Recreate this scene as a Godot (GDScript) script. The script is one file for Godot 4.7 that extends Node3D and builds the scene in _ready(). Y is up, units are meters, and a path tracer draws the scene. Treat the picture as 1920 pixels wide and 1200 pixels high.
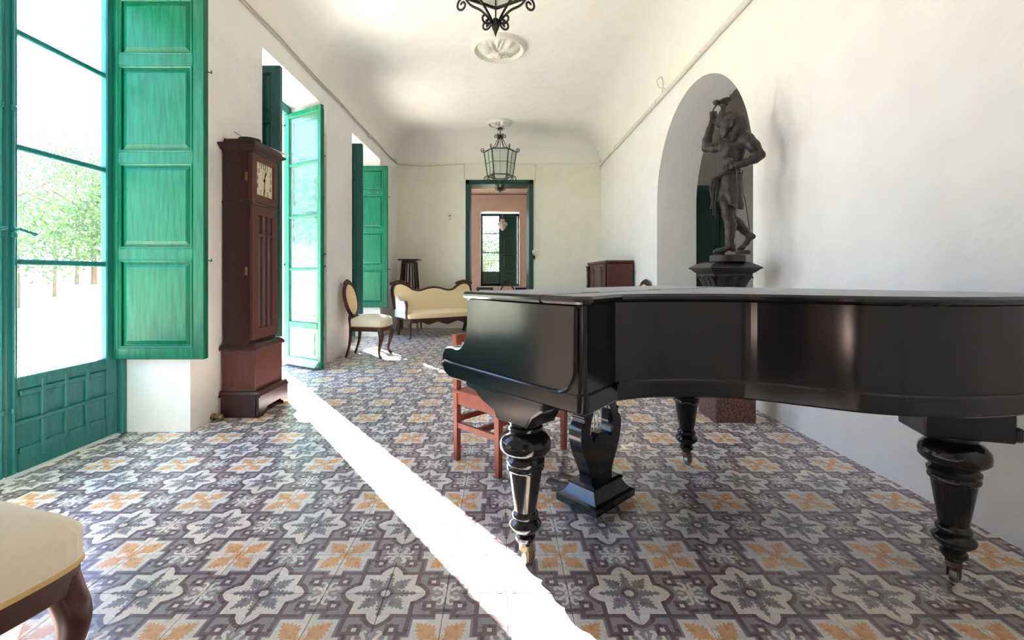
extends Node3D
# A long whitewashed salon with green french windows on the left, a grand piano on the right.
# World: x right, y up, camera at the origin looking along -z. "d" below is the depth in front of the camera (z = -d).

const EYE := 1.044
const XL := -2.07      # face of the left wall
const XR := 1.98       # face of the right wall
const DF := 8.85       # far wall
const DB := -1.0       # wall behind the camera
const SPRING := 3.26   # where the cove of the ceiling begins
const TOP := 3.75      # flat of the ceiling
const WIN := [[1.545, 2.975], [3.87, 5.30], [6.195, 7.625]]

var M := {}
var taken := {}


class Geo:
	var v := PackedVector3Array()
	var t := Transform3D.IDENTITY

	func tri(a: Vector3, b: Vector3, c: Vector3) -> void:   # counter-clockwise seen from outside
		v.append(t * a); v.append(t * b); v.append(t * c)

	func quad(a: Vector3, b: Vector3, c: Vector3, d: Vector3) -> void:
		tri(a, b, c); tri(a, c, d)

	func quad_out(a: Vector3, b: Vector3, c: Vector3, d: Vector3, mid: Vector3) -> void:
		if (c - a).cross(d - b).dot((a + b + c + d) / 4.0 - mid) < 0.0:
			quad(d, c, b, a)
		else:
			quad(a, b, c, d)

	func tri_out(a: Vector3, b: Vector3, c: Vector3, mid: Vector3) -> void:
		if (b - a).cross(c - a).dot((a + b + c) / 3.0 - mid) < 0.0:
			tri(a, c, b)
		else:
			tri(a, b, c)

	func box(c: Vector3, s: Vector3, bevel := 0.0) -> void:
		var h := s / 2.0
		var b := minf(bevel, minf(h.x, minf(h.y, h.z)) * 0.9)
		for ax in 3:
			var i := (ax + 1) % 3
			var j := (ax + 2) % 3
			for sg in [-1.0, 1.0]:
				var q := []
				for k in [[-1, -1], [1, -1], [1, 1], [-1, 1]]:
					var p := Vector3.ZERO
					p[ax] = sg * h[ax]; p[i] = k[0] * (h[i] - b); p[j] = k[1] * (h[j] - b)
					q.append(c + p)
				quad_out(q[0], q[1], q[2], q[3], c)
			if b > 0.0:
				for s1 in [-1.0, 1.0]:
					for s2 in [-1.0, 1.0]:
						var q := []
						for k in [[0, -1], [0, 1], [1, 1], [1, -1]]:
							var p := Vector3.ZERO
							p[ax] = k[1] * (h[ax] - b)
							p[i] = s1 * (h[i] if k[0] == 0 else h[i] - b)
							p[j] = s2 * (h[j] - b if k[0] == 0 else h[j])
							q.append(c + p)
						quad_out(q[0], q[1], q[2], q[3], c)
		if b > 0.0:
			for sx in [-1.0, 1.0]:
				for sy in [-1.0, 1.0]:
					for sz in [-1.0, 1.0]:
						var g := Vector3(sx, sy, sz)
						tri_out(c + g * Vector3(h.x, h.y - b, h.z - b), c + g * Vector3(h.x - b, h.y, h.z - b), c + g * Vector3(h.x - b, h.y - b, h.z), c)

	# box between two corners
	func span(a: Vector3, b: Vector3, bevel := 0.0) -> void:
		box((a + b) / 2.0, (b - a).abs(), bevel)

	# frustum: rectangle (x0,z0) at y0 to rectangle (x1,z1) at y1, centred
	func frustum(at: Vector3, s0: Vector2, s1: Vector2, h: float, shift := Vector2.ZERO) -> void:
		var lo := []
		var hi := []
		for k in [[-1, -1], [1, -1], [1, 1], [-1, 1]]:
			lo.append(at + Vector3(k[0] * s0.x / 2, 0, k[1] * s0.y / 2))
			hi.append(at + Vector3(k[0] * s1.x / 2 + shift.x, h, k[1] * s1.y / 2 + shift.y))
		var mid := at + Vector3(shift.x / 2, h / 2, shift.y / 2)
		for i in 4:
			quad_out(lo[i], lo[(i + 1) % 4], hi[(i + 1) % 4], hi[i], mid)
		quad_out(lo[0], lo[1], lo[2], lo[3], mid)
		quad_out(hi[0], hi[1], hi[2], hi[3], mid)

	# moulded square stack: profile of [half-size grow, y] swept round a rectangle
	func stack(at: Vector3, half: Vector2, prof: Array) -> void:
		for i in prof.size() - 1:
			var p: Array = prof[i]
			var q: Array = prof[i + 1]
			var a := half + Vector2(p[0], p[0])
			var b := half + Vector2(q[0], q[0])
			var ks := [[-1, 1], [1, 1], [1, -1], [-1, -1]]
			for k in 4:
				var k0: Array = ks[k]
				var k1: Array = ks[(k + 1) % 4]
				quad(at + Vector3(k0[0] * a.x, p[1], k0[1] * a.y), at + Vector3(k1[0] * a.x, p[1], k1[1] * a.y), at + Vector3(k1[0] * b.x, q[1], k1[1] * b.y), at + Vector3(k0[0] * b.x, q[1], k0[1] * b.y))
		for e in [0, prof.size() - 1]:
			var r := half + Vector2(prof[e][0], prof[e][0])
			var y: float = prof[e][1]
			var up := 1.0 if e > 0 else -1.0
			quad_out(at + Vector3(-r.x, y, r.y), at + Vector3(r.x, y, r.y), at + Vector3(r.x, y, -r.y), at + Vector3(-r.x, y, -r.y), at + Vector3(0, y - up, 0))

	func lathe(prof: Array, seg := 24, at := Vector3.ZERO) -> void:   # [r, y] upwards
		for i in prof.size() - 1:
			for k in seg:
				var t0 := TAU * k / seg
				var t1 := TAU * (k + 1) / seg
				var a := at + Vector3(prof[i][0] * cos(t0), prof[i][1], -prof[i][0] * sin(t0))
				var b := at + Vector3(prof[i][0] * cos(t1), prof[i][1], -prof[i][0] * sin(t1))
				var c := at + Vector3(prof[i + 1][0] * cos(t1), prof[i + 1][1], -prof[i + 1][0] * sin(t1))
				var d := at + Vector3(prof[i + 1][0] * cos(t0), prof[i + 1][1], -prof[i + 1][0] * sin(t0))
				if prof[i][0] > 1e-5:
					tri(a, b, c)
				if prof[i + 1][0] > 1e-5:
					tri(a, c, d)

	func ball(at: Vector3, r: Vector3, seg := 16, rings := 10) -> void:
		var keep := t
		t = t * Transform3D(Basis.from_scale(r), at)
		var p := []
		for i in rings + 1:
			var f := -PI / 2 + PI * i / rings
			p.append([cos(f) if i > 0 and i < rings else 0.0, sin(f)])
		lathe(p, seg)
		t = keep

	# cross section (x across, y up) swept along a path; scale per point optional
	func sweep(path: Array, cross: Array, up := Vector3.UP, scales := [], closed := false) -> void:
		var n := path.size()
		var rings := []
		var last := up
		for i in n:
			var a: Vector3 = path[(i - 1 + n) % n] if closed or i > 0 else path[0]
			var b: Vector3 = path[(i + 1) % n] if closed or i < n - 1 else path[n - 1]
			var d := (b - a).normalized()
			var u := (last - d * last.dot(d))
			if u.length() < 1e-4:
				u = Vector3.RIGHT - d * d.x
			u = u.normalized()
			last = u
			var r := u.cross(d).normalized()
			var s: float = scales[i] if scales.size() else 1.0
			var ring := []
			for c in cross:
				ring.append(path[i] + r * c.x * s + u * c.y * s)
			rings.append(ring)
		var m := cross.size()
		for i in (n if closed else n - 1):
			var p: Array = rings[i]
			var q: Array = rings[(i + 1) % n]
			for k in m:
				quad(p[k], p[(k + 1) % m], q[(k + 1) % m], q[k])
		if not closed:
			for e in [0, n - 1]:
				var ring: Array = rings[e]
				for k in range(1, m - 1):
					if e == 0:
						tri(ring[0], ring[k + 1], ring[k])
					else:
						tri(ring[0], ring[k], ring[k + 1])

	func tube(path: Array, r: float, seg := 8, scales := [], closed := false) -> void:
		var c := []
		for k in seg:
			c.append(Vector2(cos(TAU * k / seg), sin(TAU * k / seg)) * r)
		sweep(path, c, Vector3(0.13, 0.97, 0.21), scales, closed)

	func bar(path: Array, w: float, h: float, up := Vector3.UP, scales := [], closed := false) -> void:
		sweep(path, [Vector2(-w / 2, -h / 2), Vector2(w / 2, -h / 2), Vector2(w / 2, h / 2), Vector2(-w / 2, h / 2)], up, scales, closed)

	# polygon in x,y extruded from z0 to z1, chamfered
	func prism(poly: PackedVector2Array, z0: float, z1: float, bevel := 0.0) -> void:
		var p := poly
		if not Geometry2D.is_polygon_clockwise(p):
			pass
		else:
			p = poly.duplicate(); p.reverse()
		var n := p.size()
		var ins := PackedVector2Array()
		for i in n:
			var e0 := (p[i] - p[(i - 1 + n) % n]).normalized()
			var e1 := (p[(i + 1) % n] - p[i]).normalized()
			var n0 := Vector2(-e0.y, e0.x)
			var n1 := Vector2(-e1.y, e1.x)
			var m := (n0 + n1)
			m = m / maxf(0.35, m.length_squared()) * 2.0
			ins.append(p[i] + m * bevel)
		var idx := Geometry2D.triangulate_polygon(ins)
		if idx.is_empty():
			ins = p
			idx = Geometry2D.triangulate_polygon(ins)
			if idx.is_empty():
				print("cannot fill a prism of ", n)
		for i in range(0, idx.size(), 3):
			var a := ins[idx[i]]
			var b := ins[idx[i + 1]]
			var c := ins[idx[i + 2]]
			if (b - a).cross(c - a) < 0:
				var sw := b
				b = c; c = sw
			tri(Vector3(a.x, a.y, z1), Vector3(b.x, b.y, z1), Vector3(c.x, c.y, z1))
			tri(Vector3(a.x, a.y, z0), Vector3(c.x, c.y, z0), Vector3(b.x, b.y, z0))
		for i in n:
			var j := (i + 1) % n
			quad(Vector3(p[i].x, p[i].y, z0 + bevel), Vector3(p[j].x, p[j].y, z0 + bevel), Vector3(p[j].x, p[j].y, z1 - bevel), Vector3(p[i].x, p[i].y, z1 - bevel))
			if bevel > 0.0:
				quad(Vector3(p[i].x, p[i].y, z1 - bevel), Vector3(p[j].x, p[j].y, z1 - bevel), Vector3(ins[j].x, ins[j].y, z1), Vector3(ins[i].x, ins[i].y, z1))
				quad(Vector3(ins[i].x, ins[i].y, z0), Vector3(ins[j].x, ins[j].y, z0), Vector3(p[j].x, p[j].y, z0 + bevel), Vector3(p[i].x, p[i].y, z0 + bevel))

	# upholstery pad: outline in x,y, back at z0, domed towards z1
	func pad(poly: PackedVector2Array, z0: float, z1: float, side := 0.4, rings := 7, both := false) -> void:
		var p := poly
		if Geometry2D.is_polygon_clockwise(p):
			p = poly.duplicate(); p.reverse()
		var n := p.size()
		var mid := Vector2.ZERO
		for q in p:
			mid += q / n
		var rows := []
		rows.append([1.0, z0])
		for i in rings + 1:
			var f := float(i) / rings
			var r := cos(f * PI / 2)
			var z := z0 + (z1 - z0) * (side + (1 - side) * pow(sin(f * PI / 2), 0.8))
			rows.append([lerpf(r, 1.0 - f, 0.4), z])
		for i in rows.size() - 1:
			for k in n:
				var a: Vector2 = mid + (p[k] - mid) * rows[i][0]
				var b: Vector2 = mid + (p[(k + 1) % n] - mid) * rows[i][0]
				var c: Vector2 = mid + (p[(k + 1) % n] - mid) * rows[i + 1][0]
				var d: Vector2 = mid + (p[k] - mid) * rows[i + 1][0]
				tri(Vector3(a.x, a.y, rows[i][1]), Vector3(b.x, b.y, rows[i][1]), Vector3(c.x, c.y, rows[i + 1][1]))
				if rows[i + 1][0] > 1e-5:
					tri(Vector3(a.x, a.y, rows[i][1]), Vector3(c.x, c.y, rows[i + 1][1]), Vector3(d.x, d.y, rows[i + 1][1]))
		for k in n:
			var b := p[(k + 1) % n]
			tri(Vector3(mid.x, mid.y, z0), Vector3(b.x, b.y, z0), Vector3(p[k].x, p[k].y, z0))

	func mesh(smooth_deg := 38.0) -> ArrayMesh:
		var nt := v.size() / 3
		var fn := PackedVector3Array()
		fn.resize(nt)
		var at := {}
		var key := PackedInt64Array()
		key.resize(v.size())
		for i in nt:
			fn[i] = (v[i * 3 + 1] - v[i * 3]).cross(v[i * 3 + 2] - v[i * 3])
		var cosmin := cos(deg_to_rad(smooth_deg))
		var nn := PackedVector3Array()
		nn.resize(v.size())
		if smooth_deg > 0.0:
			for i in v.size():
				var q := v[i]
				var h := (int(round((q.x + 40.0) * 20000.0)) << 42) ^ (int(round((q.y + 40.0) * 20000.0)) << 21) ^ int(round((q.z + 40.0) * 20000.0))
				key[i] = h
				if at.has(h):
					at[h].append(i / 3)
				else:
					at[h] = [i / 3]
			var un := PackedVector3Array()
			un.resize(nt)
			for i in nt:
				un[i] = fn[i].normalized()
			for i in v.size():
				var me := un[i / 3]
				var s := Vector3.ZERO
				for f in at[key[i]]:
					if un[f].dot(me) > cosmin:
						s += fn[f]
				nn[i] = s.normalized() if s.length() > 1e-14 else Vector3.UP
		else:
			for i in v.size():
				nn[i] = fn[i / 3].normalized()
		return flat_arrays(v, nn)

	static func flat_arrays(pos: PackedVector3Array, nor: PackedVector3Array) -> ArrayMesh:
		var p := PackedVector3Array()
		var n := PackedVector3Array()
		p.resize(pos.size()); n.resize(pos.size())
		for i in range(0, pos.size(), 3):
			p[i] = pos[i]; p[i + 1] = pos[i + 2]; p[i + 2] = pos[i + 1]
			n[i] = nor[i]; n[i + 1] = nor[i + 2]; n[i + 2] = nor[i + 1]
		var arr := []
		arr.resize(Mesh.ARRAY_MAX)
		arr[Mesh.ARRAY_VERTEX] = p
		arr[Mesh.ARRAY_NORMAL] = n
		var am := ArrayMesh.new()
		am.add_surface_from_arrays(Mesh.PRIMITIVE_TRIANGLES, arr)
		return am


func G(x := Transform3D.IDENTITY) -> Geo:
	var g := Geo.new()
	g.t = x
	return g


func V(x: float, y: float, d: float) -> Vector3:
	return Vector3(x, y, -d)


func numbered(called: String) -> String:
	if not taken.has(called):
		taken[called] = 0
		return called
	taken[called] += 1
	return "%s_%03d" % [called, taken[called]]


func tag(o: Node3D, label: String, category: String, group := "") -> Node3D:
	o.set_meta("label", label)
	o.set_meta("category", category)
	if group != "":
		o.set_meta("group", group)
	return o


func thing(called: String, label: String, category: String, at := Vector3.ZERO, turn := 0.0, group := "") -> Node3D:
	var o := Node3D.new()
	o.name = numbered(called)
	add_child(o)
	o.position = at
	o.rotation.y = turn
	tag(o, label, category, group)
	return o


func part(parent: Node3D, called: String, g: Geo, m: Material, smooth := 38.0) -> MeshInstance3D:
	return shape(parent, called, g.mesh(smooth), m)


func shape(parent: Node3D, called: String, mesh: Mesh, m: Material, x := Transform3D.IDENTITY) -> MeshInstance3D:
	var o := MeshInstance3D.new()
	o.name = called
	o.mesh = mesh
	o.material_override = m
	o.transform = x
	parent.add_child(o, true)
	return o


func single(called: String, g: Geo, m: Material, label: String, category: String, at := Vector3.ZERO, group := "", smooth := 38.0) -> MeshInstance3D:
	var o := MeshInstance3D.new()
	o.name = numbered(called)
	o.mesh = g.mesh(smooth)
	o.material_override = m
	add_child(o)
	o.position = at
	tag(o, label, category, group)
	return o


func struct(called: String, g: Geo, m: Material, smooth := 0.0, parent: Node3D = null) -> MeshInstance3D:
	var o := MeshInstance3D.new()
	o.name = called
	o.mesh = g.mesh(smooth)
	o.material_override = m
	if parent:
		parent.add_child(o, true)
	else:
		add_child(o)
		o.set_meta("kind", "structure")
	return o


func copy(o: Node3D, label: String, at: Vector3, turn: float) -> Node3D:
	var c := o.duplicate()
	c.name = numbered(String(o.name))
	add_child(c)
	c.position = at
	c.rotation.y = turn
	c.set_meta("label", label)
	return c


# smooth curve through points
func curve(pts: Array, per := 6, closed := false) -> Array:
	var out := []
	var n := pts.size()
	for i in (n if closed else n - 1):
		var p0 = pts[(i - 1 + n) % n] if closed or i > 0 else pts[0] * 2.0 - pts[1]
		var p1 = pts[i]
		var p2 = pts[(i + 1) % n]
		var p3 = pts[(i + 2) % n] if closed or i < n - 2 else pts[n - 1] * 2.0 - pts[n - 2]
		for k in per:
			var t := float(k) / per
			out.append(0.5 * (p1 * 2.0 + (p2 - p0) * t + (p0 * 2.0 - p1 * 5.0 + p2 * 4.0 - p3) * t * t + (p1 * 3.0 - p0 - p2 * 3.0 + p3) * t * t * t))
	if not closed:
		out.append(pts[n - 1])
	return out


func curve_n(vals: Array, per := 6) -> Array:
	var pts := []
	for x in vals:
		pts.append(Vector2(x, 0))
	var out := []
	for p in curve(pts, per):
		out.append(p.x)
	return out


func p2(a: Array) -> PackedVector2Array:
	var o := PackedVector2Array()
	for q in a:
		o.append(q)
	return o


func spiral(at: Vector3, ax: Vector3, ay: Vector3, r0: float, r1: float, a0: float, turns: float, n := 22) -> Array:
	var o := []
	for i in n + 1:
		var f := float(i) / n
		var r := lerpf(r0, r1, f)
		var a := a0 + TAU * turns * f
		o.append(at + ax * r * cos(a) + ay * r * sin(a))
	return o


# ---------------------------------------------------------------- materials

func noise_tex(freq: float, ramp: Array, seed_: int, octaves := 4, size := 512, type := FastNoiseLite.TYPE_SIMPLEX_SMOOTH) -> NoiseTexture2D:
	var n := FastNoiseLite.new()
	n.seed = seed_
	n.noise_type = type
	n.frequency = freq
	n.fractal_octaves = octaves
	var t := NoiseTexture2D.new()
	t.width = size
	t.height = size
	t.seamless = true
	t.noise = n
	if ramp.size():
		var g := Gradient.new()
		var off := PackedFloat32Array()
		var col := PackedColorArray()
		for i in ramp.size():
			off.append(float(i) / (ramp.size() - 1))
			col.append(ramp[i])
		g.offsets = off
		g.colors = col
		t.color_ramp = g
	return t


func plain(c: Color, rough: float, metal := 0.0) -> StandardMaterial3D:
	var m := StandardMaterial3D.new()
	m.albedo_color = c
	m.roughness = rough
	m.metallic = metal
	return m


# a surface with mottled colour and a little relief, mapped by its own position
func mottled(dark: Color, light: Color, rough: float, scale: Vector3, seed_: int, relief := 0.0, freq := 0.012, world := true, metal := 0.0) -> StandardMaterial3D:
	var m := plain(Color.WHITE, rough, metal)
	m.albedo_texture = noise_tex(freq, [dark, dark.lerp(light, 0.6), light], seed_)
	m.uv1_triplanar = true
	m.uv1_world_triplanar = world
	m.uv1_scale = scale
	if relief > 0.0:
		m.heightmap_enabled = true
		m.heightmap_scale = relief
		m.heightmap_texture = noise_tex(freq * 3.0, [], seed_ + 7)
	return m


func make_materials() -> void:
	M.plaster = mottled(Color8(246, 243, 239), Color8(251, 249, 246), 0.9, Vector3(0.45, 0.45, 0.45), 3, 0.35)
	M.ceiling = mottled(Color8(247, 242, 233), Color8(251, 248, 241), 0.92, Vector3(0.35, 0.35, 0.35), 5, 0.3)
	M.farwall = mottled(Color8(241, 235, 217), Color8(247, 242, 227), 0.9, Vector3(0.45, 0.45, 0.45), 8, 0.3)
	M.pink = mottled(Color8(214, 190, 180), Color8(224, 202, 193), 0.9, Vector3(0.45, 0.45, 0.45), 11, 0.2)
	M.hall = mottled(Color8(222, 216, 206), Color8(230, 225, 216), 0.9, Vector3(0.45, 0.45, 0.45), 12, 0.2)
	M.facade = mottled(Color8(214, 160, 104), Color8(226, 178, 124), 0.9, Vector3(0.6, 0.6, 0.6), 13, 0.4)
	# brushed green oil paint with vertical strokes
	M.green = mottled(Color8(2, 82, 56), Color8(10, 110, 80), 0.36, Vector3(3.2, 0.28, 3.2), 21, 0.06, 0.02)
	M.green.metallic_specular = 0.36
	M.shaded_green = mottled(Color8(24, 78, 80), Color8(36, 96, 98), 0.4, Vector3(3.2, 0.28, 3.2), 26, 0.06, 0.02)  # same green paint with the shade of the unlit near shutters in its colour
	M.teal = mottled(Color8(30, 108, 108), Color8(48, 130, 126), 0.4, Vector3(3.2, 0.28, 3.2), 22, 0.06, 0.02)  # green paint of the closed frames, backlight haze mixed into the colour
	M.dark_green = mottled(Color8(12, 58, 54), Color8(20, 74, 66), 0.42, Vector3(3.0, 0.3, 3.0), 23, 0.04, 0.02)
	M.worn_green = mottled(Color8(70, 140, 106), Color8(178, 200, 172), 0.55, Vector3(4.0, 0.5, 4.0), 24, 0.08, 0.02)  # mottled from mid green to pale green
	M.drip = mottled(Color8(120, 146, 148), Color8(160, 180, 180), 0.5, Vector3(3, 3, 3), 25)
	M.glass = plain(Color(0.9, 0.95, 0.97, 0.035), 0.02)
	M.glass.metallic_specular = 0.36
	M.glass.transparency = BaseMaterial3D.TRANSPARENCY_ALPHA
	M.frost = plain(Color(0.86, 0.9, 0.84, 0.42), 0.2)
	M.frost.transparency = BaseMaterial3D.TRANSPARENCY_ALPHA
	M.dial_glass = plain(Color(0.5, 0.55, 0.58, 0.25), 0.04)
	M.dial_glass.transparency = BaseMaterial3D.TRANSPARENCY_ALPHA
	M.iron = mottled(Color8(30, 29, 28), Color8(50, 47, 44), 0.55, Vector3(4, 4, 4), 31, 0.02, 0.02, false)
	M.bronze = mottled(Color8(42, 39, 38), Color8(66, 60, 57), 0.46, Vector3(5, 5, 5), 32, 0.02, 0.015, false, 0.35)
	M.brass = plain(Color8(150, 124, 80), 0.42, 0.8)
	M.old_brass = plain(Color8(112, 96, 78), 0.5, 0.7)
	M.steel = plain(Color8(150, 150, 146), 0.35, 0.9)
	M.ebony = mottled(Color8(13, 14, 19), Color8(21, 22, 28), 0.15, Vector3(0.6, 6.0, 0.6), 41, 0.0, 0.02)
	M.ebony.metallic_specular = 0.5
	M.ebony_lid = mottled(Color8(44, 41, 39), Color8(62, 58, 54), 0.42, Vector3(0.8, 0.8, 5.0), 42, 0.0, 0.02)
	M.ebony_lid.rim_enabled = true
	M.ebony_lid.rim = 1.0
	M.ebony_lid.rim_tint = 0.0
	M.mahogany = mottled(Color8(38, 16, 18), Color8(62, 27, 28), 0.3, Vector3(3.5, 0.45, 3.5), 43, 0.0, 0.02)
	M.mahogany.metallic_specular = 0.5
	M.walnut = mottled(Color8(52, 26, 20), Color8(84, 44, 32), 0.35, Vector3(2, 2, 2), 44, 0.0, 0.02, false)
	M.redwood = mottled(Color8(128, 60, 42), Color8(164, 88, 64), 0.42, Vector3(4, 0.6, 4), 45, 0.01, 0.02, false)
	M.redwood_dark = mottled(Color8(68, 30, 27), Color8(96, 45, 38), 0.36, Vector3(3, 0.5, 3), 46, 0.01, 0.02)
	M.cloth = mottled(Color8(245, 234, 211), Color8(250, 242, 225), 0.85, Vector3(3, 3, 3), 51, 0.0, 0.03, false)
	M.cloth.rim_enabled = true
	M.cloth.rim = 0.3
	M.stripe = plain(Color.WHITE, 0.7)
	var im := Image.create(256, 256, false, Image.FORMAT_RGB8)
	for y in 256:
		for x in 256:
			var w := 0.5 + 0.5 * sin(TAU * (x + y * 2) / 32.0)
			var c := Color8(243, 211, 157).lerp(Color8(251, 231, 190), smoothstep(0.35, 0.65, w))
			im.set_pixel(x, y, c)
	M.stripe.albedo_texture = ImageTexture.create_from_image(im)
	M.stripe.uv1_triplanar = true
	M.stripe.uv1_scale = Vector3(5, 5, 5)
	M.gimp = mottled(Color8(214, 176, 108), Color8(236, 206, 150), 0.7, Vector3(12, 12, 12), 53, 0.05, 0.05, false)
	M.marble = mottled(Color8(52, 24, 22), Color8(150, 112, 104), 0.5, Vector3(3, 3, 3), 55, 0.1, 0.03)
	M.dial = mottled(Color8(214, 204, 172), Color8(228, 220, 192), 0.5, Vector3(4, 4, 4), 57, 0.0, 0.01)
	M.ink = plain(Color8(40, 30, 26), 0.6)
	M.white_paint = mottled(Color8(226, 220, 208), Color8(238, 233, 222), 0.6, Vector3(3, 3, 3), 58)
	M.cable = plain(Color8(206, 196, 178), 0.7)
	M.flex = plain(Color8(104, 99, 92), 0.7)
	M.plastic = plain(Color8(238, 236, 230), 0.4)
	M.black = plain(Color8(20, 20, 22), 0.45)
	M.milk = plain(Color8(244, 240, 232), 0.25)
	M.milk.backlight_enabled = true
	M.milk.backlight = Color(0.5, 0.5, 0.48)
	M.mortar = mottled(Color8(112, 100, 92), Color8(140, 128, 116), 0.9, Vector3(2, 2, 2), 61)
	M.terrace = mottled(Color8(208, 202, 194), Color8(224, 219, 211), 0.9, Vector3(0.8, 0.8, 0.8), 63, 0.2)
	M.kerb = mottled(Color8(190, 170, 150), Color8(206, 190, 172), 0.9, Vector3(1, 1, 1), 64, 0.2)
	M.lawn = mottled(Color8(132, 140, 104), Color8(168, 172, 138), 0.95, Vector3(0.35, 0.35, 0.35), 65, 0.5)
	M.leaf = mottled(Color8(58, 84, 50), Color8(98, 124, 76), 0.7, Vector3(0.4, 0.4, 0.4), 66)
	M.leaf.backlight_enabled = true
	M.leaf.backlight = Color(0.4, 0.5, 0.3)
	M.olive = mottled(Color8(92, 108, 84), Color8(140, 152, 122), 0.7, Vector3(0.4, 0.4, 0.4), 67)
	M.olive.backlight_enabled = true
	M.olive.backlight = Color(0.4, 0.45, 0.35)
	M.bark = mottled(Color8(78, 62, 50), Color8(110, 92, 76), 0.95, Vector3(3, 0.7, 3), 68, 0.5)
	M.sling = mottled(Color8(196, 206, 150), Color8(212, 220, 172), 0.8, Vector3(4, 4, 4), 69)
	M.alu = plain(Color8(226, 228, 226), 0.4, 0.2)


# ---------------------------------------------------------------- the cement tile

func fill(im: Image, pts: Array, c: Color) -> void:
	var n := im.get_width()
	var lo := n
	var hi := 0
	for p in pts:
		lo = mini(lo, int(floor(p.y * n)))
		hi = maxi(hi, int(ceil(p.y * n)))
	lo = maxi(lo, 0)
	hi = mini(hi, n - 1)
	for y in range(lo, hi + 1):
		var fy := (y + 0.5) / n
		var xs := []
		for i in pts.size():
			var a: Vector2 = pts[i]
			var b: Vector2 = pts[(i + 1) % pts.size()]
			if (a.y <= fy) != (b.y <= fy):
				xs.append(a.x + (b.x - a.x) * (fy - a.y) / (b.y - a.y))
		xs.sort()
		for k in range(0, xs.size() - 1, 2):
			var x0 := maxi(0, int(round(xs[k] * n)))
			var x1 := mini(n, int(round(xs[k + 1] * n)))
			if x1 > x0:
				im.fill_rect(Rect2i(x0, y, x1 - x0, 1), c)


func rect(im: Image, a0: float, b0: float, a1: float, b1: float, c: Color) -> void:
	fill(im, [Vector2(a0, b0), Vector2(a1, b0), Vector2(a1, b1), Vector2(a0, b1)], c)


func disc(im: Image, at: Vector2, r: float, c: Color) -> void:
	var p := []
	for k in 48:
		p.append(at + Vector2(cos(TAU * k / 48), sin(TAU * k / 48)) * r)
	fill(im, p, c)


# leaf with lobes: list of [along, half width] mirrored about its midrib
func leaf(im: Image, from: Vector2, dir: Vector2, side: Array, c: Color, sm := 3) -> void:
	var nrm := Vector2(-dir.y, dir.x)
	var left := []
	for s in side:
		left.append(from + dir * s[0] + nrm * s[1])
	for k in range(side.size() - 1, -1, -1):
		left.append(from + dir * side[k][0] - nrm * side[k][1])
	fill(im, curve(left, sm, true) if sm > 1 else left, c)


func stroke(im: Image, pts: Array, w: Array, c: Color) -> void:
	var path := curve(pts, 8)
	var wd := curve_n(w, 8)
	for i in path.size():
		disc(im, path[i], maxf(0.004, wd[i]), c)


func flip(a: Array) -> Array:
	var o := []
	for p in a:
		o.append(Vector2(p.y, p.x))
	return o


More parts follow.
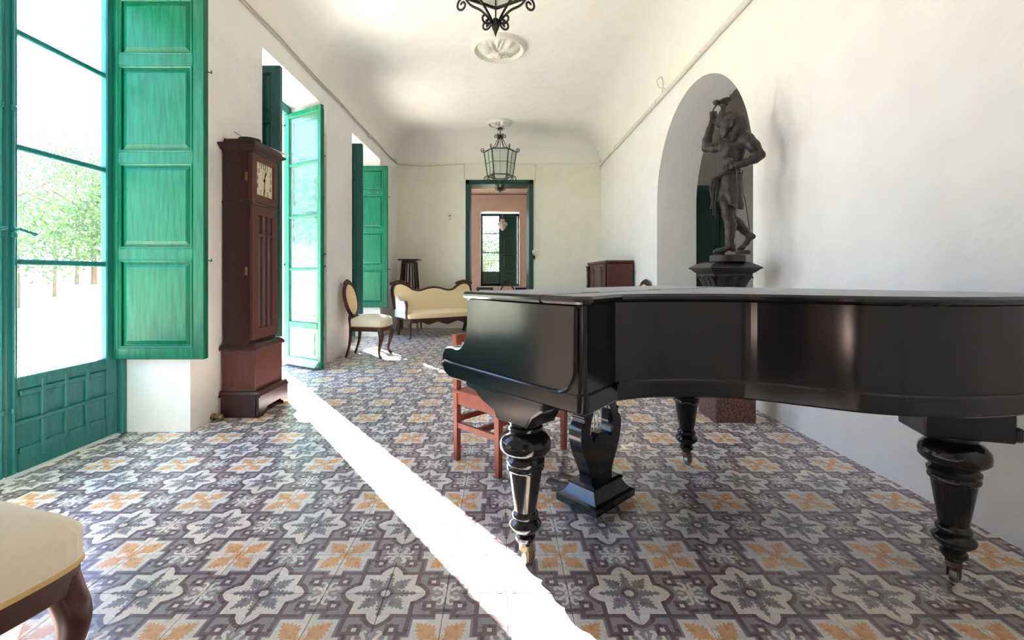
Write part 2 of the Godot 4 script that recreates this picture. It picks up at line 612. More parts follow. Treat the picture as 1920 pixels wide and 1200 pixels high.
func tile_image() -> ImageTexture:
	var n := 768
	var im := Image.create(n, n, false, Image.FORMAT_RGB8)
	var cream := Color8(236, 229, 219)
	var orange := Color8(228, 177, 128)
	var plum := Color8(122, 98, 104)
	var grey := Color8(162, 157, 158)
	var dim := Color8(147, 142, 145)
	im.fill(grey)
	# cream field round the orange leaves, with its grey outline
	for e in [[0.047, dim], [0.0, cream]]:
		var o: float = e[0]
		fill(im, [Vector2(1.1, 0.45 - o), Vector2(0.895 - o, 0.45 - o), Vector2(0.895 - o, 0.56 - o), Vector2(0.56 - o, 0.56 - o), Vector2(0.56 - o, 0.895 - o), Vector2(0.45 - o, 0.895 - o), Vector2(0.45 - o, 1.1), Vector2(1.1, 1.1)], e[1])
	# interlaced plum bands and the small squares
	for sw in [false, true]:
		for r in [[0.2, 0.452, 0.87, 0.522], [0.797, 0.34, 0.87, 0.522], [0.797, 0.34, 1.0, 0.405]]:
			if sw:
				rect(im, r[1], r[0], r[3], r[2], plum)
			else:
				rect(im, r[0], r[1], r[2], r[3], plum)
		var q := Vector2(0.755, 0.275)
		if sw:
			q = Vector2(q.y, q.x)
		rect(im, q.x - 0.105, q.y - 0.105, q.x + 0.105, q.y + 0.105, plum)
		rect(im, q.x - 0.036, q.y - 0.036, q.x + 0.036, q.y + 0.036, cream)
	# star: plum border then cream
	for e in [[0.075, plum], [0.0, cream]]:
		var o: float = e[0]
		var lobe := curve([Vector2(0.445 + o * 0.3, 0.19 + o), Vector2(0.53 + o * 0.55, 0.158 + o), Vector2(0.60 + o * 0.7, 0.10 + o * 0.7), Vector2(0.645 + o * 0.9, 0.045 + o * 0.3), Vector2(0.66 + o, -0.01)], 8)
		var s := [Vector2(-0.05, -0.05)]
		var up := flip(lobe)
		up.reverse()
		s.append(Vector2(-0.05, 0.66 + o))
		s.append_array(up)
		s.append(Vector2(0.45 + o, 0.45 + o))
		s.append_array(lobe)
		s.append(Vector2(0.66 + o, -0.05))
		fill(im, s, e[1])
	var oak := [[0.10, 0.05], [0.185, 0.05], [0.21, 0.092], [0.25, 0.045], [0.28, 0.085], [0.32, 0.036], [0.355, 0.07], [0.39, 0.022], [0.425, 0.042], [0.475, 0.032], [0.505, 0.0]]
	leaf(im, Vector2.ZERO, Vector2(1, 0), oak, dim)
	leaf(im, Vector2.ZERO, Vector2(0, 1), oak, dim)
	var maple := [[0.12, 0.06], [0.20, 0.04], [0.24, 0.115], [0.265, 0.09], [0.29, 0.14], [0.315, 0.085], [0.365, 0.11], [0.365, 0.055], [0.425, 0.065], [0.41, 0.028], [0.475, 0.028], [0.495, 0.0]]
	leaf(im, Vector2.ZERO, Vector2(1, 1).normalized(), maple, dim, 2)
	disc(im, Vector2.ZERO, 0.20, dim)
	disc(im, Vector2.ZERO, 0.14, plum)
	disc(im, Vector2.ZERO, 0.075, cream)
	# orange leaf
	var big := [[0.02, 0.02], [0.12, 0.07], [0.20, 0.105], [0.235, 0.165], [0.255, 0.12], [0.30, 0.18], [0.315, 0.115], [0.365, 0.15], [0.365, 0.085], [0.435, 0.105], [0.42, 0.052], [0.49, 0.05], [0.47, 0.024], [0.54, 0.0]]
	leaf(im, Vector2(1, 1), -Vector2(1, 1).normalized(), big, orange, 1)
	disc(im, Vector2(1, 1), 0.10, orange)
	stroke(im, [Vector2(0.97, 0.93), Vector2(0.94, 0.87), Vector2(0.95, 0.78)], [0.005, 0.008, 0.014], cream)
	stroke(im, [Vector2(0.93, 0.97), Vector2(0.87, 0.94), Vector2(0.78, 0.95)], [0.005, 0.008, 0.014], cream)
	stroke(im, [Vector2(0.94, 0.90), Vector2(0.86, 0.88)], [0.006, 0.004], cream)
	# cream flourish where two stars' lobes meet
	for sw in [false, true]:
		var lines := [
			[[Vector2(0.985, 0.07), Vector2(0.955, 0.12), Vector2(0.965, 0.18), Vector2(0.93, 0.24), Vector2(0.885, 0.235)], [0.012, 0.026, 0.024, 0.02, 0.022]],
			[[Vector2(0.95, 0.05), Vector2(0.89, 0.10), Vector2(0.83, 0.135), Vector2(0.785, 0.105), Vector2(0.80, 0.08)], [0.012, 0.03, 0.03, 0.022, 0.016]],
			[[Vector2(0.90, 0.0), Vector2(0.85, 0.0), Vector2(0.80, 0.0)], [0.008, 0.022, 0.012]],
		]
		for l in lines:
			stroke(im, flip(l[0]) if sw else l[0], l[1], cream)
		disc(im, Vector2(0, 1) if sw else Vector2(1, 0), 0.06, cream)
	# grain of the cement and a little wear
	var no := FastNoiseLite.new()
	no.seed = 9
	no.frequency = 0.012
	no.fractal_octaves = 3
	var rng := RandomNumberGenerator.new()
	rng.seed = 4
	var data := im.get_data()
	for y in n:
		for x in n:
			var k := (y * n + x) * 3
			var w := 1.0 + 0.05 * no.get_noise_2d(x, y) + (rng.randf() - 0.5) * 0.05
			data[k] = clampi(int(data[k] * w), 0, 255)
			data[k + 1] = clampi(int(data[k + 1] * w), 0, 255)
			data[k + 2] = clampi(int(data[k + 2] * w), 0, 255)
	return ImageTexture.create_from_image(Image.create_from_data(n, n, false, Image.FORMAT_RGB8, data))


# ---------------------------------------------------------------- the room

func tile_mesh() -> ArrayMesh:
	# 20 cm cement tile, top at y = 0, slightly rounded edge; the star corner lies at -x, +z
	var h := 0.0993
	var b := 0.0012
	var dp := 0.011
	var st := SurfaceTool.new()
	st.begin(Mesh.PRIMITIVE_TRIANGLES)
	var ring := func(r: float, y: float) -> Array:
		return [Vector3(-r, y, r), Vector3(r, y, r), Vector3(r, y, -r), Vector3(-r, y, -r)]
	var put := func(p: Vector3, n: Vector3) -> void:
		st.set_normal(n)
		st.set_uv(Vector2((p.x + 0.1) / 0.2, (0.1 - p.z) / 0.2))
		st.add_vertex(p)
	var a: Array = ring.call(h - b, 0.0)
	var c: Array = ring.call(h, -b)
	var e: Array = ring.call(h, -dp)
	for q in [[a[0], a[1], a[2]], [a[0], a[2], a[3]]]:
		put.call(q[0], Vector3.UP); put.call(q[2], Vector3.UP); put.call(q[1], Vector3.UP)
	for k in 4:
		var j := (k + 1) % 4
		var side: Vector3 = [Vector3.BACK, Vector3.RIGHT, Vector3.FORWARD, Vector3.LEFT][k]
		for s in [[c, a, (side + Vector3.UP).normalized()], [e, c, side]]:
			var lo: Array = s[0]
			var hi: Array = s[1]
			for q in [[lo[k], lo[j], hi[j]], [lo[k], hi[j], hi[k]]]:
				put.call(q[0], s[2]); put.call(q[2], s[2]); put.call(q[1], s[2])
	return st.commit()


func build_floor() -> void:
	var g := G()
	g.span(V(-2.60, -0.15, DB - 0.3), V(2.5, -0.008, DF + 0.5))
	var fl := struct("floor", g, M.mortar)
	var tex := tile_image()
	var mats := []
	var tints := [Color(1, 1, 1), Color(0.95, 0.95, 0.955), Color(1.0, 0.985, 0.965), Color(0.97, 0.975, 0.98)]
	var ro := noise_tex(0.01, [Color(0.62, 0.62, 0.62), Color(0.95, 0.95, 0.95)], 71)
	for c in tints:
		var m := StandardMaterial3D.new()
		m.albedo_color = c
		m.albedo_texture = tex
		m.roughness = 0.38
		m.roughness_texture = ro
		m.metallic_specular = 0.5
		mats.append(m)
	var mesh := tile_mesh()
	var list := []
	for i in range(-14, 14):
		for j in range(-13, 38):
			var x := 0.02 + 0.2 * i + 0.1
			var d := 1.467 + 0.2 * j + 0.1
			var inside: bool = x > XL - 0.08 and x < XR + 0.08 and d > DB - 0.08 and d < DF + 0.08
			for w in WIN:
				inside = inside or (x <= XL and x > -2.58 and d > w[0] and d < w[1])
			inside = inside or (x >= XR and d > 3.5 and d < 5.7 and x < 2.5)
			if not inside:
				continue
			# which corner holds the star
			var right: bool = posmod(i, 2) == 1
			var far: bool = posmod(j, 2) == 1
			var k := (2 if right else 3) if far else (1 if right else 0)
			var u: float = 940 + 838 * x / maxf(d, 0.01)
			var seen: bool = d > 1.2 and u > -60 and u < 1980
			list.append([d if seen else 100.0 + absf(d), x, d, k, posmod(i * 7 + j * 13 + (i * j) % 5, 4)])
	list.sort_custom(func(p, q): return p[0] < q[0])
	var rest := []
	for n in list.size():
		var e: Array = list[n]
		var xf := Transform3D(Basis(Vector3.UP, e[3] * PI / 2), V(e[1], 0, e[2]))
		if n < 300:
			shape(fl, "tile", mesh, mats[e[4]], xf)
		else:
			rest.append(xf)
	var mm := MultiMesh.new()
	mm.transform_format = MultiMesh.TRANSFORM_3D
	mm.mesh = mesh
	mm.instance_count = rest.size()
	for n in rest.size():
		mm.set_instance_transform(n, rest[n])
	var mi := MultiMeshInstance3D.new()
	mi.name = "tiles"
	mi.multimesh = mm
	mi.material_override = mats[3]
	mi.set_meta("kind", "stuff")
	fl.add_child(mi)


func build_ceiling() -> void:
	var g := G()
	var xs := []
	var ds := []
	for s in [[XL, 1.0], [XR, -1.0]]:
		for k in 13:
			xs.append(s[0] + s[1] * 0.52 * (1 - cos(PI / 2 * k / 12.0)))
	for s in [[DB, 1.0], [DF, -1.0]]:
		for k in 13:
			ds.append(s[0] + s[1] * 0.52 * (1 - cos(PI / 2 * k / 12.0)))
	for k in range(1, 8):
		xs.append(lerpf(XL + 0.52, XR - 0.52, k / 8.0))
	for k in range(1, 20):
		ds.append(lerpf(DB + 0.52, DF - 0.52, k / 20.0))
	xs.sort()
	ds.sort()
	var hgt := func(x: float, d: float) -> float:
		var s := minf(minf(x - XL, XR - x), minf(d - DB, DF - d))
		var q := clampf(s / 0.52, 0.0, 1.0)
		return SPRING + (TOP - SPRING) * sqrt(maxf(0.0, 1 - (1 - q) * (1 - q)))
	for i in xs.size() - 1:
		for j in ds.size() - 1:
			var p := []
			for c in [[0, 0], [1, 0], [1, 1], [0, 1]]:
				var x: float = xs[i + c[0]]
				var d: float = ds[j + c[1]]
				p.append(V(x, hgt.call(x, d), d))
			if p[0].distance_to(p[1]) > 1e-4 and p[0].distance_to(p[3]) > 1e-4:
				g.quad(p[3], p[2], p[1], p[0])
	struct("ceiling", g, M.ceiling, 30.0)
	var s := G()
	s.span(V(-2.56, 3.78, DB - 0.35), V(4.3, 3.95, DF + 0.5))
	struct("ceiling_slab", s, M.ceiling)
	# hairline picture moulding where the cove springs
	var t := G()
	t.box(V((XL + XR) / 2, SPRING - 0.005, DF - 0.006), Vector3(XR - XL, 0.018, 0.012), 0.004)
	struct("trim_1", t, M.farwall, 38.0)


func build_walls() -> void:
	var g := G()
	var f := G()
	var edge := DB - 0.35
	for w in WIN + [[DF + 0.5, DF + 0.5]]:
		g.span(V(-2.56, 0, edge), V(XL, 3.9, w[0]))
		f.span(V(-2.66, -0.4, edge), V(-2.56, 4.6, w[0]))
		if w[1] > w[0]:
			g.span(V(-2.56, 3.02, w[0]), V(XL, 3.9, w[1]))
			f.span(V(-2.66, 3.0, w[0]), V(-2.56, 4.6, w[1]))
			f.span(V(-2.66, -0.4, w[0]), V(-2.56, -0.02, w[1]))
		edge = w[1]
	struct("wall_left", g, M.plaster)
	struct("wall_outside", f, M.facade)
	# right wall with the round-headed arch
	var r := G()
	var c := 4.6
	var rad := 1.085
	var sp := 1.935
	var n := 40
	r.span(V(XR, 0, DB - 0.35), V(2.48, 3.9, c - rad))
	r.span(V(XR, 0, c + rad), V(2.48, 3.9, DF + 0.5))
	for k in n:
		var a0 := PI * k / n
		var a1 := PI * (k + 1) / n
		var d0 := c - rad * cos(a0)
		var d1 := c - rad * cos(a1)
		var y0 := sp + rad * sin(a0)
		var y1 := sp + rad * sin(a1)
		r.quad(V(XR, y0, d0), V(XR, 3.9, d0), V(XR, 3.9, d1), V(XR, y1, d1))
		r.quad(V(2.48, y1, d1), V(2.48, 3.9, d1), V(2.48, 3.9, d0), V(2.48, y0, d0))
		r.quad(V(XR, y0, d0), V(XR, y1, d1), V(2.48, y1, d1), V(2.48, y0, d0))
	struct("wall_right", r, M.plaster, 20.0)
	# far wall with its doorway
	var b := G()
	var x0 := -0.7075
	var x1 := 0.634
	b.span(V(-2.56, 0, DF), V(x0, 3.9, DF + 0.45))
	b.span(V(x1, 0, DF), V(2.48, 3.9, DF + 0.45))
	b.span(V(x0, 2.93, DF), V(x1, 3.9, DF + 0.45))
	struct("wall_far", b, M.farwall)
	# the wall behind the camera has the same doorway
	var k := G()
	k.span(V(-2.56, 0, DB), V(-0.70, 3.9, DB - 0.35))
	k.span(V(0.64, 0, DB), V(2.48, 3.9, DB - 0.35))
	k.span(V(-0.70, 2.93, DB), V(0.64, 3.9, DB - 0.35))
	struct("wall_back", k, M.plaster)


func door_frame(called: String, x0: float, x1: float, h: float, d0: float, d1: float, w: float, m: Material) -> MeshInstance3D:
	var g := G()
	g.span(V(x0, 0, d0), V(x0 + w, h, d1), 0.006)
	g.span(V(x1 - w, 0, d0), V(x1, h, d1), 0.006)
	g.span(V(x0, h - w, d0), V(x1, h, d1), 0.006)
	return struct(called, g, m, 38.0)


func build_far_room() -> void:
	# pink room behind the far doorway
	var a := DF + 0.45
	var z := 13.8
	var g := G()
	g.span(V(-3.2, -0.15, a), V(3.2, 0.0, z + 0.4))
	struct("floor_far", g, M.mortar)
	g = G()
	g.span(V(-3.2, 3.55, a - 0.02), V(3.2, 3.75, z + 0.4))
	struct("ceiling_far", g, M.pink)
	g = G()
	g.span(V(3.0, 0, a), V(3.2, 3.6, z + 0.4))
	struct("wall_far_right", g, M.pink)
	g = G()
	g.span(V(-3.2, 0, a), V(-3.0, 3.6, 10.9))
	g.span(V(-3.2, 0, 11.7), V(-3.0, 3.6, z + 0.4))
	g.span(V(-3.2, 2.2, 10.9), V(-3.0, 3.6, 11.7))
	g.span(V(-3.2, 0, 10.9), V(-3.0, 1.0, 11.7))
	struct("wall_far_left", g, M.pink)  # its window opening is unseen, added to let daylight in
	g = G()
	g.span(V(2.48, 0, a - 0.02), V(3.2, 3.6, a + 0.2))
	g.span(V(-3.2, 0, a - 0.02), V(-2.56, 3.6, a + 0.2))
	struct("wall_far_front", g, M.pink)
	var wx0 := -0.64
	var wx1 := 0.556
	g = G()
	g.span(V(-3.2, 0, z), V(wx0, 3.6, z + 0.4))
	g.span(V(wx1, 0, z), V(3.2, 3.6, z + 0.4))
	g.span(V(wx0, 3.02, z), V(wx1, 3.6, z + 0.4))
	g.span(V(wx0, 0, z), V(wx1, 0.70, z + 0.4))
	struct("wall_far_end", g, M.pink)
	g = G()
	g.box(V(0, 3.50, z - 0.03), Vector3(5.9, 0.05, 0.06), 0.02)
	struct("trim_2", g, M.pink, 38.0)
	# its window: open sash on the left with a grille outside, closed shutter on the right
	var zz := z + 0.22
	g = G()
	g.span(V(wx0, 0.70, zz), V(wx0 + 0.055, 2.98, zz + 0.07), 0.005)
	g.span(V(wx1 - 0.055, 0.70, zz), V(wx1, 2.98, zz + 0.07), 0.005)
	g.span(V(wx0, 2.90, zz), V(wx1, 2.98, zz + 0.07), 0.005)
	g.span(V(wx0, 0.70, zz), V(wx1, 0.78, zz + 0.07), 0.005)
	g.span(V(-0.075, 0.70, zz), V(-0.005, 2.95, zz + 0.07), 0.005)
	g.span(V(wx0, 0.72, zz), V(-0.04, 1.16, zz + 0.06), 0.005)
	var win := struct("window_4", g, M.dark_green, 38.0)
	for y in [1.75, 2.35]:
		var mu := G()
		mu.span(V(wx0 + 0.05, y - 0.015, zz + 0.01), V(-0.06, y + 0.015, zz + 0.05), 0.004)
		part(win, "muntin", mu, M.dark_green)
	for y in [[1.16, 1.735], [1.765, 2.335], [2.365, 2.90]]:
		var pn := G()
		pn.span(V(wx0 + 0.05, y[0], zz + 0.028), V(-0.07, y[1], zz + 0.032))
		part(win, "pane", pn, M.glass, 0.0)
	for k in 5:
		var ir := G()
		ir.tube([V(-0.52 + 0.10 * k, 0.75, zz + 0.14), V(-0.52 + 0.10 * k, 2.95, zz + 0.14)], 0.008, 6)
		part(win, "grille_bar", ir, M.iron)
	for k in 7:
		var ir := G()
		ir.tube([V(wx0, 0.9 + 0.3 * k, zz + 0.14), V(wx1, 0.9 + 0.3 * k, zz + 0.14)], 0.008, 6)
		part(win, "grille_bar", ir, M.iron)
	var sh := make_shutter(win, Transform3D(Basis(Vector3.LEFT, Vector3.UP, Vector3.FORWARD), V(wx1 - 0.06, 0, zz - 0.03)), 0.52, 0.76, 2.93, M.dark_green, [0.76, 1.16, 1.72, 2.36, 2.93])
	sh.name = "shutter"


func build_side_rooms() -> void:
	# dim stair hall behind the arch
	var g := G()
	g.span(V(2.48, -0.15, 2.2), V(4.3, 0.0, 6.6))
	struct("floor_hall", g, M.mortar)
	g = G()
	g.span(V(4.1, 0, 2.2), V(4.3, 3.9, 6.6))
	g.span(V(2.48, 0, 2.2), V(4.3, 3.9, 2.4))
	g.span(V(2.48, 0, 6.3), V(4.3, 3.9, 6.6))
	struct("wall_hall", g, M.hall)
	var d := 6.3
	g = G()
	g.span(V(2.49, 0, d - 0.05), V(2.56, 2.3, d), 0.006)
	g.span(V(3.06, 0, d - 0.05), V(3.13, 2.3, d), 0.006)
	g.span(V(2.49, 2.23, d - 0.05), V(3.13, 2.3, d), 0.006)
	var dr := struct("door_2", g, M.dark_green, 38.0)
	g = G()
	g.span(V(2.56, 0.01, d - 0.035), V(3.06, 2.23, d - 0.005), 0.004)
	part(dr, "leaf", g, M.dark_green)
	for y in [[0.2, 0.95], [1.1, 2.1]]:
		g = G()
		g.span(V(2.65, y[0], d - 0.045), V(2.97, y[1], d - 0.03), 0.008)
		part(dr, "panel", g, M.dark_green)
	# room behind the camera, lit through an added, unseen window opening
	g = G()
	g.span(V(-2.56, -0.15, -5.2), V(2.6, 0.0, DB - 0.3))
	struct("floor_back", g, M.mortar)
	g = G()
	g.span(V(-2.56, 3.6, -5.2), V(2.6, 3.8, DB - 0.3))
	struct("ceiling_back", g, M.pink)
	g = G()
	g.span(V(2.4, 0, -5.2), V(2.6, 3.7, DB - 0.3))
	g.span(V(-2.56, 0, -5.4), V(2.6, 3.8, -5.2))
	g.span(V(-2.76, 0, -5.4), V(-2.56, 3.8, -3.6))
	g.span(V(-2.76, 0, -2.4), V(-2.56, 3.8, DB - 0.3))
	g.span(V(-2.76, 1.7, -3.6), V(-2.56, 3.8, -2.4))
	g.span(V(-2.76, 0, -3.6), V(-2.56, 1.1, -2.4))
	struct("wall_back_room", g, M.pink)


# ---------------------------------------------------------------- windows

# a casement: hinge at the origin, width along +x, "room" is the sign of z on which the room lies
func make_casement(win: Node3D, xf: Transform3D, w: float, room: float, style: int, m: Material) -> MeshInstance3D:
	var y0 := 0.015
	var y1 := 2.92
	var gb := 0.513
	var gt := 2.86
	var th := 0.042
	var g := G()
	g.span(Vector3(0, y0, -th / 2), Vector3(0.085, y1, th / 2), 0.006)
	g.span(Vector3(w - 0.062, y0, -th / 2), Vector3(w, y1, th / 2), 0.006)
	g.span(Vector3(0.085, gt, -th / 2), Vector3(w - 0.062, y1, th / 2), 0.004)
	g.span(Vector3(0.085, y0, -th / 2), Vector3(w - 0.062, y0 + 0.10, th / 2), 0.004)
	g.span(Vector3(0.085, gb - 0.07, -th / 2), Vector3(w - 0.062, gb, th / 2), 0.006)
	var o := part(win, "casement", g, m)
	o.transform = xf
	var bars := [gb, 1.113, 1.713, 2.313, gt]
	for k in 3:
		var b := G()
		b.span(Vector3(0.08, bars[k + 1] - 0.016, -0.014), Vector3(w - 0.058, bars[k + 1] + 0.016, 0.014), 0.006)
		part(o, "muntin", b, m)
	for k in 4:
		var p := G()
		p.span(Vector3(0.08, bars[k], -0.002), Vector3(w - 0.058, bars[k + 1], 0.002))
		part(o, "pane", p, M.glass, 0.0)
	var q := G()
	q.span(Vector3(0.08, y0 + 0.09, -0.010), Vector3(w - 0.058, gb - 0.06, 0.010))
	part(o, "bottom_panel", q, M.worn_green if style == 1 else m)
	if style == 0:
		var z := room * 0.016
		for k in 3:
			var x := lerpf(0.085, w - 0.062, (k + 1) / 4.0)
			var b := G()
			b.box(Vector3(x, 0.275, z), Vector3(0.024, 0.42, 0.016), 0.004)
			part(o, "upright_bar", b, m)
		var hb := G()
		hb.box(Vector3(w / 2, 0.275, room * 0.027), Vector3(w - 0.06, 0.022, 0.012), 0.004)
		part(o, "cross_bar", hb, m)
		for k in 4:
			var b := G()
			var xx := lerpf(0.085, w - 0.062, k / 4.0)
			var x2 := lerpf(0.085, w - 0.062, (k + 1) / 4.0)
			for yy in [0.125, 0.425]:
				b.box(Vector3((xx + x2) / 2, yy, room * 0.016), Vector3(x2 - xx - 0.02, 0.03, 0.016), 0.004)
			part(o, "moulding", b, m)
	else:
		var r := G()
		r.box(Vector3(w / 2 + 0.01, 0.275, -room * 0.012), Vector3(w - 0.24, 0.25, 0.02), 0.012)
		part(o, "raised_panel", r, M.worn_green)
		var dp := G()
		dp.prism(PackedVector2Array([Vector2(0, 0), Vector2(0.055, 0), Vector2(0.055, 0.012), Vector2(0, 0.07)]), -(w - 0.03), -0.05, 0.003)
		var dm := part(o, "drip_board", dp, M.drip)
		dm.transform = Transform3D(Basis(Vector3(0, 0, 1), Vector3.UP, Vector3(-1, 0, 0)), Vector3(0, 0.03, 0.02))
	# long bolt on the closing stile, with its lever
	var bl := G()
	var bx := w - 0.03
	var bz := room * (th / 2 + 0.010)
	bl.tube([Vector3(bx, 0.03, bz), Vector3(bx, 2.88, bz)], 0.006, 6)
	part(o, "bolt", bl, m)
	var lv := G()
	lv.tube([Vector3(bx, 1.28, bz), Vector3(bx, 1.28, bz + room * 0.03), Vector3(bx - 0.07, 1.26, bz + room * 0.035)], 0.008, 6)
	lv.ball(Vector3(bx - 0.07, 1.26, bz + room * 0.035), Vector3(0.013, 0.013, 0.013), 8, 6)
	part(o, "lever", lv, m)
	for y in [0.35, 1.25, 1.9, 2.6]:
		var kp := G()
		kp.box(Vector3(bx, y, bz), Vector3(0.026, 0.03, 0.02), 0.004)
		part(o, "bolt_guide", kp, m)
	return o


func make_shutter(win: Node3D, xf: Transform3D, w: float, y0: float, y1: float, m: Material, rails := [0.50, 1.18, 1.805, 2.435, 2.89]) -> MeshInstance3D:
	var th := 0.046
	var sl := 0.052
	var sr := 0.072
	var g := G()
	g.span(Vector3(0, y0, -th / 2), Vector3(sl, y1, th / 2), 0.004)
	g.span(Vector3(w - sr, y0, -th / 2), Vector3(w, y1, th / 2), 0.004)
	var n := rails.size()
	for k in n:
		var lo: float = rails[k] - 0.037
		var hi: float = rails[k] + 0.037
		if k == 0:
			lo = y0; hi = y0 + 0.075
		if k == n - 1:
			lo = y1 - 0.06; hi = y1
		g.span(Vector3(sl - 0.003, lo, -th / 2), Vector3(w - sr + 0.003, hi, th / 2), 0.004)
	var o := part(win, "shutter", g, m)
	o.transform = xf
	for k in n - 1:
		var lo: float = rails[k] + (0.07 if k == 0 else 0.034)
		var hi: float = rails[k + 1] - (0.057 if k == n - 2 else 0.034)
		var p := G()
		p.span(Vector3(sl - 0.005, lo, -0.006), Vector3(w - sr + 0.005, hi, 0.006))
		# raised field with a sloping border on both faces
		for s in [-1.0, 1.0]:
			var a := [Vector3(sl + 0.024, lo + 0.024, s * 0.006), Vector3(w - sr - 0.024, lo + 0.024, s * 0.006), Vector3(w - sr - 0.024, hi - 0.024, s * 0.006), Vector3(sl + 0.024, hi - 0.024, s * 0.006)]
			var b := [Vector3(sl + 0.050, lo + 0.050, s * 0.017), Vector3(w - sr - 0.050, lo + 0.050, s * 0.017), Vector3(w - sr - 0.050, hi - 0.050, s * 0.017), Vector3(sl + 0.050, hi - 0.050, s * 0.017)]
			var mid := Vector3(w / 2, (lo + hi) / 2, -s)
			for e in 4:
				p.quad_out(a[e], a[(e + 1) % 4], b[(e + 1) % 4], b[e], mid)
			p.quad_out(b[0], b[1], b[2], b[3], mid)
		part(o, "panel", p, m, 20.0)
		var q := G()
		for s in [-1.0, 1.0]:
			for e in [[Vector3(sl, lo + 0.008, s * 0.015), Vector3(w - sr, lo + 0.008, s * 0.015)], [Vector3(sl, hi - 0.008, s * 0.015), Vector3(w - sr, hi - 0.008, s * 0.015)], [Vector3(sl + 0.008, lo, s * 0.015), Vector3(sl + 0.008, hi, s * 0.015)], [Vector3(w - sr - 0.008, lo, s * 0.015), Vector3(w - sr - 0.008, hi, s * 0.015)]]:
				q.tube(e, 0.010, 6)
		part(o, "panel_bead", q, m)
	for y in [1.14, 2.37]:
		var h := G()
		h.tube(curve([Vector3(w - 0.01, y, -0.012), Vector3(w + 0.012, y, -0.014), Vector3(w + 0.026, y - 0.006, -0.014), Vector3(w + 0.024, y + 0.012, -0.014)], 4), 0.004, 6)
		part(o, "hook", h, m)
	return o


func build_windows() -> void:
	var fx := -2.53
	for i in 3:
		var d0: float = WIN[i][0]
		var d1: float = WIN[i][1]
		var g := G()
		g.span(V(fx - 0.03, 0, d0), V(fx + 0.04, 2.98, d0 + 0.045), 0.005)
		g.span(V(fx - 0.03, 0, d1 - 0.045), V(fx + 0.04, 2.98, d1), 0.005)
		g.span(V(fx - 0.03, 2.925, d0), V(fx + 0.04, 3.02, d1), 0.005)
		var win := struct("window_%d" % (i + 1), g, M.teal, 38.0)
		var sill := G()
		sill.span(V(-2.80, -0.05, d0), V(fx + 0.03, 0.008, d1), 0.004)
		part(win, "sill", sill, M.terrace)
		var w := (d1 - d0) / 2 - 0.047
		# far leaf
		var hinge := V(fx, 0, d1 - 0.047)
		var dir := Vector3(0, 0, 1)
		if i == 1:
			dir = Vector3(0.85, 0, 0.527).normalized()
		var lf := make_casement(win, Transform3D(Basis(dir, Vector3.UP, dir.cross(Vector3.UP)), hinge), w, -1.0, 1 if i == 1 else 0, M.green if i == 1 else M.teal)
		lf.name = "casement"
		# near leaf, shut
		var nd := Vector3(0, 0, -1)
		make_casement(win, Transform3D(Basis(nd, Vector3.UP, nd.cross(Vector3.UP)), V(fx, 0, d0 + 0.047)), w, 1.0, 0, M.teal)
		# inner shutters stand square to the wall
		var sd := Vector3(1, 0, 0)
		make_shutter(win, Transform3D(Basis(sd, Vector3.UP, sd.cross(Vector3.UP)), V(fx + 0.03, 0, d0 + 0.08)), 0.555, 0.50, 2.89, M.shaded_green)
		if i == 1:
			var off := dir.cross(Vector3.UP) * -0.045
			make_shutter(win, Transform3D(Basis(dir, Vector3.UP, dir.cross(Vector3.UP)), hinge + off + dir * 0.03), 0.58, 0.50, 2.89, M.green)
		else:
			make_shutter(win, Transform3D(Basis(sd, Vector3.UP, sd.cross(Vector3.UP)), V(fx + 0.005, 0, d1 - 0.067)), 0.605, 0.50, 2.89, M.green)


# ---------------------------------------------------------------- grand piano

const PK := Vector2(0.246, 1.331)       # treble corner of the case (x, d)
const PE1 := Vector2(0.744, 0.668)       # along the keyboard, treble to bass
const PE2 := Vector2(0.668, -0.744)      # from the keyboard towards the tail


func turned_leg() -> Array:
	return [[0.0, 0.072], [0.020, 0.074], [0.024, 0.084], [0.030, 0.092], [0.036, 0.100], [0.036, 0.110], [0.028, 0.118], [0.034, 0.124], [0.050, 0.138], [0.0575, 0.150], [0.0575, 0.158], [0.050, 0.168], [0.042, 0.176], [0.047, 0.181], [0.048, 0.190], [0.044, 0.197], [0.039, 0.204], [0.050, 0.280], [0.0595, 0.346], [0.061, 0.350], [0.067, 0.355], [0.068, 0.364], [0.064, 0.370], [0.069, 0.376], [0.070, 0.386], [0.064, 0.394], [0.060, 0.400], [0.068, 0.405], [0.082, 0.416], [0.0915, 0.427], [0.0925, 0.446], [0.089, 0.462], [0.076, 0.478], [0.062, 0.486], [0.058, 0.490], [0.063, 0.496], [0.063, 0.506], [0.056, 0.512], [0.057, 0.535], [0.0, 0.535]]


